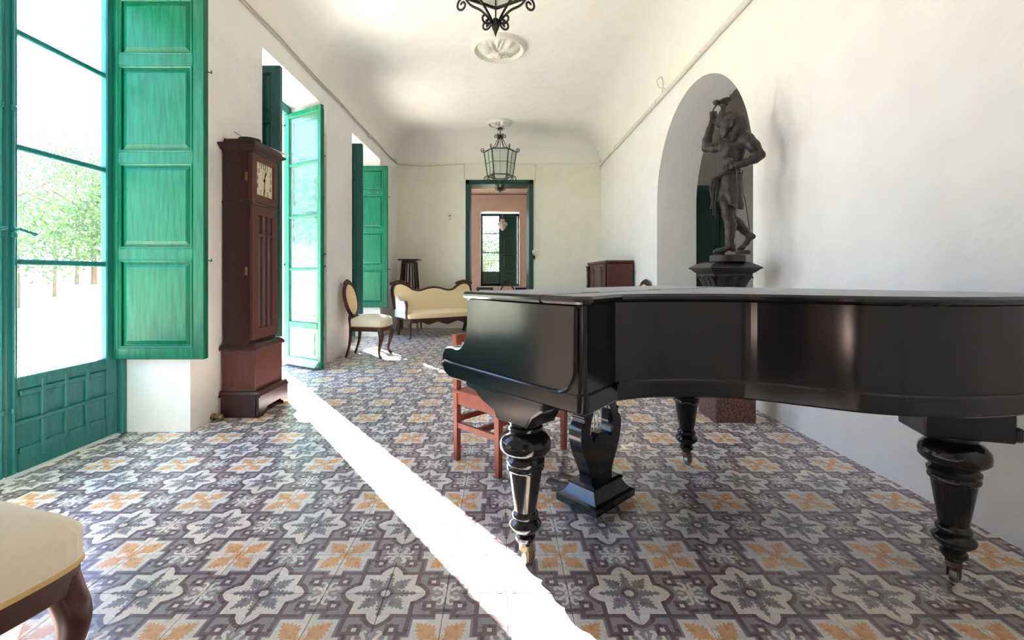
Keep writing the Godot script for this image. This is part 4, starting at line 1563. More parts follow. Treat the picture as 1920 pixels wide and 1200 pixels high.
func build_settee() -> void:
	# front towards +z, width along x
	var turn := -0.580
	var fl := Vector2(-1.49, 7.22)
	var wd := Vector2(0.833, 0.545)
	var dep := Vector2(-0.545, 0.833)
	var c := fl + wd * 0.70 + dep * 0.30
	var root := thing("settee", "cream striped settee with carved walnut frame in the corner of the room", "sofa", V(c.x, 0, c.y), atan2(wd.y, wd.x))
	var hw := 0.70
	var plan := Transform3D(Basis(Vector3.RIGHT, Vector3.FORWARD, Vector3.UP), Vector3.ZERO)
	var pl := curve([Vector2(-hw, -0.26), Vector2(-0.4, -0.305), Vector2(0.0, -0.32), Vector2(0.4, -0.305), Vector2(hw, -0.26), Vector2(hw + 0.01, 0.0), Vector2(hw - 0.03, 0.26), Vector2(0.0, 0.29), Vector2(-hw + 0.03, 0.26), Vector2(-hw - 0.01, 0.0)], 5, true)
	var g := G(plan)
	g.prism(p2(pl), 0.295, 0.335, 0.006)
	part(root, "seat_rail", g, M.walnut)
	# scalloped apron under the front rail
	g = G()
	var ap := [Vector2(-hw + 0.03, 0.31), Vector2(-hw + 0.03, 0.27)]
	ap.append_array(curve([Vector2(-0.6, 0.255), Vector2(-0.48, 0.268), Vector2(-0.34, 0.225), Vector2(-0.18, 0.262), Vector2(0.0, 0.215), Vector2(0.18, 0.262), Vector2(0.34, 0.225), Vector2(0.48, 0.268), Vector2(0.6, 0.255)], 5))
	ap.append(Vector2(hw - 0.03, 0.27))
	ap.append(Vector2(hw - 0.03, 0.31))
	g.prism(p2(ap), 0.268, 0.292, 0.004)
	part(root, "apron", g, M.walnut)
	g = G(plan)
	g.pad(p2(pl), 0.333, 0.455, 0.5, 10)
	part(root, "seat", g, M.stripe, 60.0)
	for s in [-1.0, 1.0]:
		part(root, "front_leg", cabriole(Vector3(s * (hw - 0.05), 0.31, 0.235), Vector3(s * 0.6, 0, 0.8), 0.31), M.walnut)
	for s in [-1.0, 1.0]:
		var lg := G()
		lg.bar(curve([Vector3(s * (hw - 0.06), 0.0, -0.34), Vector3(s * (hw - 0.06), 0.15, -0.28), Vector3(s * (hw - 0.06), 0.32, -0.26)], 4), 0.036, 0.036, Vector3(0, 0, 1))
		part(root, "back_leg", lg, M.walnut)
	# back: two shoulders with a dipping middle
	var tilt := Transform3D(Basis(Vector3.RIGHT, -0.17), Vector3(0, 0.36, -0.235))
	var topl := [Vector2(-0.735, 0.10), Vector2(-0.755, 0.28), Vector2(-0.765, 0.42), Vector2(-0.73, 0.515), Vector2(-0.62, 0.545), Vector2(-0.50, 0.50), Vector2(-0.40, 0.435), Vector2(-0.28, 0.415), Vector2(-0.12, 0.455), Vector2(0.0, 0.47)]
	var full := topl.duplicate()
	for k in range(topl.size() - 2, -1, -1):
		full.append(Vector2(-topl[k].x, topl[k].y))
	var line := curve(full, 5)
	var pg := PackedVector2Array()
	for p in line:
		pg.append(p * Vector2(0.98, 0.985))
	pg.append(Vector2(0.70, 0.0))
	pg.append(Vector2(-0.70, 0.0))
	g = G(tilt)
	g.prism(pg, -0.025, 0.035, 0.012)
	part(root, "backrest", g, M.stripe, 45.0)
	g = G(tilt)
	var p3 := []
	for p in line:
		p3.append(Vector3(p.x, p.y, 0.006))
	g.sweep(p3, [Vector2(-0.020, -0.03), Vector2(0.020, -0.03), Vector2(0.022, 0.02), Vector2(0.010, 0.040), Vector2(-0.010, 0.040), Vector2(-0.022, 0.02)], Vector3(0, 0, 1))
	crest(g, Vector3(-0.63, 0.555, 0.02), Vector3.RIGHT, Vector3.UP, Vector3.BACK, 0.30)
	crest(g, Vector3(0.63, 0.555, 0.02), Vector3.RIGHT, Vector3.UP, Vector3.BACK, 0.30)
	part(root, "back_frame", g, M.walnut, 50.0)
	# arms: padded sides with a scrolled wooden front
	for s in [-1.0, 1.0]:
		var a := G(Transform3D(Basis(Vector3(0, 0, -1), Vector3.UP, Vector3(1, 0, 0)), Vector3(s * 0.705, 0, 0)))
		a.prism(p2([Vector2(-0.19, 0.33), Vector2(-0.20, 0.56), Vector2(-0.16, 0.60), Vector2(0.10, 0.615), Vector2(0.26, 0.70), Vector2(0.27, 0.33)]), -0.032, 0.032, 0.014)
		part(root, "arm_pad", a, M.cloth, 50.0)
		var w := G()
		w.tube(curve([Vector3(s * 0.70, 0.32, 0.235), Vector3(s * 0.715, 0.42, 0.225), Vector3(s * 0.70, 0.50, 0.205), Vector3(s * 0.715, 0.575, 0.235), Vector3(s * 0.715, 0.61, 0.20), Vector3(s * 0.715, 0.59, 0.165)], 5), 0.024, 8, curve_n([1.0, 0.8, 0.75, 1.05, 0.9, 0.6], 5))
		part(root, "arm_front", w, M.walnut, 60.0)


func build_plant_stand() -> void:
	var root := thing("plant_stand", "tall dark wooden plant stand with splayed slatted legs behind the settee", "stand", V(-1.745, 0, 8.50), 0.0)
	var g := G()
	g.box(Vector3(0, 1.335, 0), Vector3(0.38, 0.022, 0.38), 0.005)
	part(root, "top", g, M.walnut)
	g = G()
	g.box(Vector3(0, 1.30, 0), Vector3(0.24, 0.05, 0.24), 0.004)
	part(root, "apron", g, M.walnut)
	for sx in [-1.0, 1.0]:
		for sz in [-1.0, 1.0]:
			g = G()
			g.bar([Vector3(sx * 0.19, 0, sz * 0.19), Vector3(sx * 0.11, 1.30, sz * 0.11)], 0.035, 0.035, Vector3(0, 0, 1))
			part(root, "leg", g, M.walnut)
	for k in 2:
		g = G()
		var x := 0.17
		if k == 0:
			g.box(Vector3(0, 0.42, 0), Vector3(2 * x, 0.025, 0.04), 0.004)
			g.box(Vector3(0, 0.42, 0), Vector3(0.04, 0.024, 2 * x), 0.004)
			part(root, "cross_stretcher", g, M.walnut)
		else:
			g.box(Vector3(0, 0.80, 0), Vector3(0.30, 0.02, 0.30), 0.004)
			part(root, "shelf", g, M.walnut)
	for k in 4:
		for q in [-0.7, 0.7]:
			g = G(Transform3D(Basis(Vector3.UP, k * PI / 2), Vector3.ZERO))
			g.bar([Vector3(q * 0.05, 0.80, 0.138), Vector3(q * 0.035, 1.29, 0.112)], 0.022, 0.012, Vector3(0, 0, 1))
			part(root, "slat", g, M.walnut)


func build_upright() -> void:
	# stands along the right wall, keyboard towards -x; local z along the wall
	var d0 := 6.60
	var d1 := 8.03
	var L := d1 - d0
	var root := thing("upright_piano", "brown carved upright piano against the right wall beyond the arch", "piano", V(1.94, 0, (d0 + d1) / 2))
	var h := L / 2
	var g := G()
	g.span(Vector3(-0.36, 0.06, -h + 0.03), Vector3(0, 1.225, h - 0.03), 0.004)
	part(root, "case", g, M.redwood_dark)
	g = G()
	g.stack(Vector3(-0.19, 0, 0), Vector2(0.185, h - 0.02), [[0.0, 1.215], [0.014, 1.225], [0.022, 1.235], [0.022, 1.255], [0.010, 1.266]])
	part(root, "lid", g, M.redwood_dark, 20.0)
	for s in [-1.0, 1.0]:
		g = G()
		g.span(Vector3(-0.375, 0.0, s * h), Vector3(0, 1.21, s * (h - 0.035)), 0.004)
		var side := part(root, "side", g, M.redwood_dark)
		g = G()
		g.box(Vector3(-0.18, 0.93, s * (h + 0.004)), Vector3(0.25, 0.46, 0.010), 0.004)
		part(side, "side_panel", g, M.redwood_dark)
		g = G()
		g.lathe([[0.0, 0.74], [0.034, 0.74], [0.034, 0.76], [0.022, 0.78], [0.030, 0.84], [0.022, 0.90], [0.024, 1.05], [0.020, 1.10], [0.032, 1.13], [0.024, 1.16], [0.036, 1.185], [0.036, 1.205], [0.0, 1.205]], 16, Vector3(-0.395, 0, s * (h - 0.05)))
		part(root, "column", g, M.walnut, 50.0)
		g = G()
		g.prism(p2(curve([Vector2(0, 0.70), Vector2(0.10, 0.66), Vector2(0.16, 0.56), Vector2(0.19, 0.62), Vector2(0.21, 0.72)], 4)), -0.03, 0.03, 0.005)
		g.t = Transform3D.IDENTITY
		var lg := G()
		lg.lathe([[0.0, 0.0], [0.035, 0.0], [0.04, 0.05], [0.022, 0.08], [0.03, 0.30], [0.045, 0.48], [0.03, 0.56], [0.045, 0.62], [0.0, 0.63]], 16, Vector3(-0.58, 0, s * (h - 0.06)))
		part(root, "leg", lg, M.walnut, 50.0)
		var ar := G()
		ar.span(Vector3(-0.63, 0.63, s * (h - 0.01)), Vector3(-0.35, 0.80, s * (h - 0.09)), 0.012)
		part(root, "key_block", ar, M.redwood_dark)
	g = G()
	g.span(Vector3(-0.64, 0.60, -h + 0.02), Vector3(-0.34, 0.66, h - 0.02), 0.008)
	part(root, "key_bed", g, M.redwood_dark)
	g = G()
	g.span(Vector3(-0.60, 0.72, -h + 0.09), Vector3(-0.36, 0.745, h - 0.09), 0.008)
	part(root, "fallboard", g, M.redwood_dark)
	# three carved panels over the keys, the middle one wider
	for e in [[-0.62, -0.34], [-0.27, 0.27], [0.34, 0.62]]:
		g = G()
		var z0: float = e[0]
		var z1: float = e[1]
		g.span(Vector3(-0.372, 0.82, z0), Vector3(-0.355, 0.86, z1), 0.004)
		g.span(Vector3(-0.372, 1.14, z0), Vector3(-0.355, 1.18, z1), 0.004)
		g.span(Vector3(-0.372, 0.82, z0), Vector3(-0.355, 1.18, z0 + 0.04), 0.004)
		g.span(Vector3(-0.372, 0.82, z1 - 0.04), Vector3(-0.355, 1.18, z1), 0.004)
		var f := part(root, "front_panel", g, M.redwood_dark)
		g = G()
		g.box(Vector3(-0.362, 1.0, (z0 + z1) / 2), Vector3(0.012, 0.20, (z1 - z0) - 0.14), 0.006)
		part(f, "raised_field", g, M.redwood_dark)


# ---------------------------------------------------------------- lanterns and rosettes

func build_rosette(at: Vector3, r: float, petals: int, label: String) -> void:
	# plaster rosette hanging under the ceiling (local y down to -0.05)
	var root := thing("ceiling_rosette", label, "rosette", at, 0.0, "plaster ceiling rosettes")
	var g := G()
	var nr := 28
	var na := 96
	var hgt := func(f: float, a: float) -> float:
		var y := 0.014
		if f > 0.80:
			y += 0.04 * sin(clampf((f - 0.80) / 0.20, 0, 1) * PI)
		if f < 0.78:
			var lobes := absf(cos(a * petals / 2.0))
			y += 0.075 * (0.25 + 0.75 * lobes) * sin(clampf(f / 0.78, 0, 1) * PI) * (0.75 + 0.25 * cos(a * petals * 2.0 + f * 9.0))
		if f < 0.26:
			y += 0.05 * cos(f / 0.26 * PI / 2) * (0.8 + 0.2 * cos(a * 6))
		return y
	for i in nr:
		for k in na:
			var p := []
			for c in [[0, 0], [0, 1], [1, 1], [1, 0]]:
				var f: float = float(i + c[0]) / nr
				var a: float = TAU * (k + c[1]) / na
				var y: float = hgt.call(f, a) if i + c[0] < nr else 0.0
				p.append(Vector3(r * f * cos(a), -y, r * f * sin(a)))
			if i > 0:
				g.tri(p[0], p[2], p[1])
			g.tri(p[0], p[3], p[2])
	part(root, "disc", g, M.white_paint, 50.0)


func make_lantern(label: String, at: Vector3) -> Node3D:
	# at: under the ceiling; everything hangs below (y negative)
	var root := thing("hanging_lantern", label, "lantern", at, PI / 6, "wrought iron lanterns")
	var yt := -0.53
	var yb := -0.96
	var rt := 0.285
	var rb := 0.225
	var c := func(k: float, r: float, y: float) -> Vector3:
		var a := TAU * k / 6 + TAU / 12
		return Vector3(r * cos(a), y, r * sin(a))
	var rings := [[yt, rt], [(yt + yb) / 2, (rt + rb) / 2], [yb, rb]]
	for e in 3:
		var g := G()
		for k in 6:
			g.bar([c.call(k, rings[e][1], rings[e][0]), c.call(k + 1, rings[e][1], rings[e][0])], 0.012 if e != 1 else 0.006, 0.016 if e != 1 else 0.008)
		part(root, "top_rail" if e == 0 else ("middle_rail" if e == 1 else "bottom_rail"), g, M.iron)
	for k in 6:
		var g := G()
		g.bar([c.call(k, rt, yt), c.call(k, rb, yb)], 0.016, 0.016)
		part(root, "corner_bar", g, M.iron)
		g = G()
		g.bar([c.call(k + 0.5, rt * 0.866, yt), c.call(k + 0.5, rb * 0.866, yb)], 0.006, 0.008)
		part(root, "glazing_bar", g, M.iron)
		g = G()
		var a: Vector3 = c.call(k, rt - 0.006, yt)
		var b: Vector3 = c.call(k + 1, rt - 0.006, yt)
		var d: Vector3 = c.call(k + 1, rb - 0.006, yb)
		var f: Vector3 = c.call(k, rb - 0.006, yb)
		var inw := -(a + b + d + f).normalized() * 0.003
		g.quad(a, b, d, f)
		g.quad(f + inw, d + inw, b + inw, a + inw)
		part(root, "pane", g, M.frost, 0.0)
		# scroll on the shoulder and arm up to the crown
		var rad := Vector3(cos(TAU * k / 6 + TAU / 12), 0, sin(TAU * k / 6 + TAU / 12))
		g = G()
		g.bar(spiral(rad * (rt + 0.022) + Vector3(0, yt + 0.035, 0), rad, Vector3.UP, 0.038, 0.010, -2.2, 1.25, 20), 0.014, 0.005, rad.cross(Vector3.UP))
		part(root, "shoulder_scroll", g, M.iron)
		g = G()
		g.bar(curve([rad * rt + Vector3(0, yt, 0), rad * (rt * 0.55) + Vector3(0, yt + 0.05, 0), rad * 0.10 + Vector3(0, yt + 0.12, 0), rad * 0.05 + Vector3(0, yt + 0.22, 0), rad * 0.03 + Vector3(0, yt + 0.28, 0)], 5), 0.012, 0.006, rad.cross(Vector3.UP))
		part(root, "top_arm", g, M.iron)
		g = G()
		g.bar(curve([rad * rb + Vector3(0, yb, 0), rad * (rb * 0.80) + Vector3(0, yb - 0.06, 0), rad * 0.10 + Vector3(0, yb - 0.12, 0), rad * 0.035 + Vector3(0, yb - 0.20, 0), rad * 0.012 + Vector3(0, yb - 0.26, 0)], 5), 0.014, 0.006, rad.cross(Vector3.UP))
		part(root, "bottom_arm", g, M.iron)
		g = G()
		g.bar(spiral(rad * (rb + 0.020) + Vector3(0, yb - 0.040, 0), rad, Vector3.UP, 0.046, 0.010, 2.2, -1.3, 20), 0.014, 0.005, rad.cross(Vector3.UP))
		part(root, "bottom_scroll", g, M.iron)
		g = G()
		g.bar(spiral(rad * 0.065 + Vector3(0, yb - 0.215, 0), rad, Vector3.UP, 0.034, 0.008, PI, 1.3, 18), 0.012, 0.005, rad.cross(Vector3.UP))
		part(root, "finial_scroll", g, M.iron)
		g = G()
		g.bar(spiral(rad * 0.075 + Vector3(0, yt + 0.275, 0), rad, Vector3.UP, 0.036, 0.008, PI, -1.3, 18), 0.012, 0.005, rad.cross(Vector3.UP))
		part(root, "crown_scroll", g, M.iron)
		g = G()
		g.bar(curve([Vector3(0, yt + 0.40, 0), rad * 0.04 + Vector3(0, yt + 0.425, 0), rad * 0.085 + Vector3(0, yt + 0.395, 0)], 5), 0.03, 0.003, Vector3.UP, curve_n([0.5, 1.2, 0.15], 5))
		part(root, "crown_leaf", g, M.iron)
	var g := G()
	g.lathe([[0.0, yb - 0.31], [0.008, yb - 0.285], [0.016, yb - 0.265], [0.022, yb - 0.24], [0.014, yb - 0.22], [0.018, yb - 0.20], [0.0, yb - 0.19]], 12)
	part(root, "finial", g, M.iron)
	g = G()
	g.lathe([[0.0, yt + 0.24], [0.030, yt + 0.245], [0.034, yt + 0.28], [0.018, yt + 0.30], [0.008, yt + 0.32], [0.008, yt + 0.40], [0.014, yt + 0.41], [0.004, yt + 0.43], [0.004, -0.03], [0.0, -0.03]], 12)
	part(root, "stem", g, M.iron)
	g = G()
	g.lathe([[0.0, yt - 0.10], [0.014, yt - 0.095], [0.014, yt + 0.0], [0.006, yt + 0.01], [0.006, yt + 0.25], [0.0, yt + 0.25]], 10)
	part(root, "lamp_holder", g, M.iron)
	return root


# ---------------------------------------------------------------- small fittings

func build_fittings() -> void:
	# electric cables along the foot of the cove on the left
	for k in 2:
		var g := G()
		var pts := []
		for i in 24:
			var d := lerpf(DB, DF, i / 23.0)
			pts.append(V(XL + 0.012, 3.25 - 0.03 * k + 0.008 * sin(i * 1.7), d))
		g.tube(curve(pts, 2), 0.006, 6)
		single("electric_cable", g, M.cable, ["upper thin pale electric cable along the top of the left wall", "lower thin pale electric cable along the top of the left wall"][k], "cable")
	var bx := G()
	bx.box(V(XL + 0.02, 3.205, 6.95), Vector3(0.03, 0.05, 0.05), 0.005)
	single("cable_clip", bx, M.plastic, "small pale cable clip high on the left wall between the windows", "clip")
	# conduit on the right wall with its wire hoop
	var r := thing("wall_conduit", "white painted conduit pipe running along the top of the right wall", "pipe", V(XR - 0.03, 3.22, 4))
	var g := G()
	g.tube([V(0, 0, DB - 4), V(0, 0, DF - 4 - 0.02)], 0.024, 10)
	part(r, "pipe", g, M.white_paint)
	g = G()
	g.tube([V(0.0, -0.05, DF - 4 - 0.04), V(0.0, 0.10, DF - 4 - 0.04)], 0.012, 8)
	part(r, "elbow", g, M.white_paint)
	for d in [1.2, 3.4, 5.6, 7.6]:
		g = G()
		g.tube(spiral(V(0, 0, d - 4), Vector3.RIGHT, Vector3.UP, 0.027, 0.027, 0, 1.0, 14), 0.005, 6)
		part(r, "clip", g, M.white_paint)
	g = G()
	g.tube(curve([V(XR - 0.03, 3.23, 5.24), V(XR - 0.10, 3.27, 5.30), V(XR - 0.12, 3.37, 5.34), V(XR - 0.06, 3.42, 5.36), V(XR - 0.03, 3.36, 5.40), V(XR - 0.03, 3.23, 5.42)], 6), 0.008, 6)
	single("wire_hoop", g, M.white_paint, "white wire hoop bracket above the arch", "bracket")
	# cables on the far wall and down to the switch
	g = G()
	g.tube(curve([V(XL + 0.03, 3.235, DF - 0.012), V(-1.6, 3.205, DF - 0.012), V(-1.2, 3.215, DF - 0.012), V(-0.76, 3.24, DF - 0.012), V(-0.735, 3.22, DF - 0.012), V(-0.73, 2.95, DF - 0.012)], 5), 0.007, 6)
	single("far_wall_cable", g, M.cable, "pale cable drooping along the far wall to the doorway", "cable")
	g = G()
	g.tube(curve([V(0.0, 3.235, DF - 0.014), V(0.60, 3.235, DF - 0.014), V(0.665, 3.21, DF - 0.014), V(0.68, 3.12, DF - 0.014), V(0.67, 2.90, DF - 0.014)], 6), 0.010, 6)
	g.tube([V(0.67, 2.90, DF - 0.014), V(0.655, 2.85, DF - 0.05), V(0.655, 1.60, DF - 0.05)], 0.010, 6)
	single("switch_conduit", g, M.white_paint, "white conduit bending down the right side of the far doorway", "pipe")
	var sw := thing("light_switch", "white light switch box on the right jamb of the far doorway", "switch", V(0.645, 1.50, DF - 0.045))
	g = G()
	g.box(Vector3(0, 0, 0), Vector3(0.07, 0.075, 0.03), 0.006)
	part(sw, "box", g, M.plastic)
	g = G()
	g.box(Vector3(0, 0, 0.018), Vector3(0.022, 0.034, 0.01), 0.003)
	part(sw, "rocker", g, M.plastic)
	g = G()
	g.box(Vector3.ZERO, Vector3(0.05, 0.075, 0.04), 0.01)
	single("socket", g, M.black, "small black socket under the light switch on the door frame", "socket", V(0.64, 1.395, DF - 0.045))
	var se := thing("motion_sensor", "small white motion sensor on the far wall left of the doorway", "sensor", V(-1.02, 2.20, DF - 0.02))
	g = G()
	g.box(Vector3.ZERO, Vector3(0.07, 0.12, 0.04), 0.012)
	part(se, "housing", g, M.plastic)
	g = G()
	g.ball(Vector3(0, 0.015, 0.018), Vector3(0.014, 0.014, 0.008), 10, 6)
	part(se, "lens", g, M.black)
	# pendant in the far room
	var pn := thing("pendant_lamp", "white stepped glass pendant lamp hanging in the pink room", "lamp", V(0.035, 3.55, 11.3))
	g = G()
	g.tube([Vector3(0, 0, 0), Vector3(0, -1.08, 0)], 0.006, 6)
	part(pn, "cord", g, M.cable)
	g = G()
	g.lathe([[0.0, -1.38], [0.03, -1.375], [0.045, -1.35], [0.05, -1.325], [0.085, -1.32], [0.09, -1.285], [0.095, -1.26], [0.12, -1.25], [0.125, -1.215], [0.12, -1.19], [0.09, -1.165], [0.06, -1.145], [0.055, -1.10], [0.0, -1.10]], 28)
	part(pn, "shade", g, M.milk)
	g = G()
	g.lathe([[0.0, -1.105], [0.05, -1.10], [0.05, -1.08], [0.02, -1.05], [0.0, -1.05]], 16)
	part(pn, "cap", g, M.brass)


func build_far_furniture() -> void:
	for e in [[-0.40, 11.0, 0.40, "dark square-topped table left of centre in the pink room"], [0.52, 10.6, 0.38, "dark square-topped table right of centre in the pink room"]]:
		var root := thing("side_table", e[3], "table", V(e[0], 0, e[1]))
		var g := G()
		g.box(Vector3(0, 0.72, 0), Vector3(e[2], 0.06, 0.42), 0.006)
		part(root, "top", g, M.black)
		for sx in [-1.0, 1.0]:
			for sz in [-1.0, 1.0]:
				g = G()
				g.box(Vector3(sx * (e[2] / 2 - 0.03), 0.345, sz * 0.18), Vector3(0.035, 0.69, 0.035), 0.004)
				part(root, "leg", g, M.black)
	var ch := thing("bentwood_chair", "dark chair with a curved back between the tables in the pink room", "chair", V(0.14, 0, 10.3))
	var g := G()
	g.box(Vector3(0, 0.45, 0), Vector3(0.40, 0.035, 0.40), 0.012)
	part(ch, "seat", g, M.walnut)
	for sx in [-1.0, 1.0]:
		for sz in [-1.0, 1.0]:
			g = G()
			g.tube([Vector3(sx * 0.20, 0, sz * 0.20), Vector3(sx * 0.16, 0.44, sz * 0.16)], 0.017, 8)
			part(ch, "leg", g, M.walnut)
	g = G()
	g.tube(curve([Vector3(-0.17, 0.46, -0.16), Vector3(-0.16, 0.68, -0.19), Vector3(-0.05, 0.86, -0.23), Vector3(0.05, 0.86, -0.23), Vector3(0.16, 0.68, -0.19), Vector3(0.17, 0.46, -0.16)], 6), 0.018, 8)
	part(ch, "back", g, M.walnut)


# ---------------------------------------------------------------- bronze statue

# tapered capsules [a, ra, b, rb] joined smoothly and meshed as surface nets
func nets(g: Geo, prims: Array, cell: float, k: float) -> void:
	var lo := Vector3(1e9, 1e9, 1e9)
	var hi := -lo
	for p in prims:
		for e in [[p[0], p[1]], [p[2], p[3]]]:
			lo = lo.min(e[0] - Vector3.ONE * (e[1] + 3 * cell + k))
			hi = hi.max(e[0] + Vector3.ONE * (e[1] + 3 * cell + k))
	var nx := int((hi.x - lo.x) / cell) + 2
	var ny := int((hi.y - lo.y) / cell) + 2
	var nz := int((hi.z - lo.z) / cell) + 2
	var f := PackedFloat32Array()
	f.resize(nx * ny * nz)
	f.fill(1.0)
	for p in prims:
		var a: Vector3 = p[0]
		var ra: float = p[1]
		var b: Vector3 = p[2]
		var rb: float = p[3]
		var ab := b - a
		var l2 := maxf(ab.length_squared(), 1e-9)
		var m := maxf(ra, rb) + k + 2 * cell
		var q0 := ((a.min(b) - Vector3.ONE * m - lo) / cell).floor()
		var q1 := ((a.max(b) + Vector3.ONE * m - lo) / cell).ceil()
		for iz in range(maxi(0, int(q0.z)), mini(nz, int(q1.z) + 1)):
			for iy in range(maxi(0, int(q0.y)), mini(ny, int(q1.y) + 1)):
				var row := (iz * ny + iy) * nx
				for ix in range(maxi(0, int(q0.x)), mini(nx, int(q1.x) + 1)):
					var w := lo + Vector3(ix, iy, iz) * cell - a
					var t := clampf(w.dot(ab) / l2, 0.0, 1.0)
					var d := (w - ab * t).length() - lerpf(ra, rb, t)
					var o := f[row + ix]
					var h := maxf(k - absf(o - d), 0.0) / k
					f[row + ix] = minf(o, d) - h * h * k * 0.25
	var at := PackedVector3Array()
	var idx := PackedInt32Array()
	idx.resize(nx * ny * nz)
	idx.fill(-1)
	var off := [0, 1, nx, nx + 1, nx * ny, nx * ny + 1, nx * ny + nx, nx * ny + nx + 1]
	for iz in nz - 1:
		for iy in ny - 1:
			for ix in nx - 1:
				var n := (iz * ny + iy) * nx + ix
				var v0 := f[n]
				if v0 > cell * 2.0:
					continue
				var inside := 0
				for c in 8:
					if f[n + off[c]] < 0.0:
						inside += 1
				if inside == 0 or inside == 8:
					continue
				var s := Vector3.ZERO
				var cnt := 0
				for e in [[0, 1], [2, 3], [4, 5], [6, 7], [0, 2], [1, 3], [4, 6], [5, 7], [0, 4], [1, 5], [2, 6], [3, 7]]:
					var a: float = f[n + off[e[0]]]
					var b: float = f[n + off[e[1]]]
					if (a < 0.0) != (b < 0.0):
						var t := a / (a - b)
						var pa := Vector3(e[0] & 1, (e[0] >> 1) & 1, e[0] >> 2)
						var pb := Vector3(e[1] & 1, (e[1] >> 1) & 1, e[1] >> 2)
						s += pa.lerp(pb, t)
						cnt += 1
				idx[n] = at.size()
				at.append(lo + (Vector3(ix, iy, iz) + s / cnt) * cell)
	for iz in range(1, nz - 1):
		for iy in range(1, ny - 1):
			for ix in range(1, nx - 1):
				var n := (iz * ny + iy) * nx + ix
				if idx[n] < 0:
					continue
				var a := f[n]
				for ax in 3:
					var st: int = [1, nx, nx * ny][ax]
					var b := f[n + st]
					if (a < 0.0) == (b < 0.0):
						continue
					var s1: int = [nx, nx * ny, 1][ax]
					var s2: int = [nx * ny, 1, nx][ax]
					var q := [idx[n - s1 - s2], idx[n - s2], idx[n], idx[n - s1]]
					if q.min() < 0:
						continue
					if a < 0.0:
						g.quad(at[q[0]], at[q[1]], at[q[2]], at[q[3]])
					else:
						g.quad(at[q[3]], at[q[2]], at[q[1]], at[q[0]])


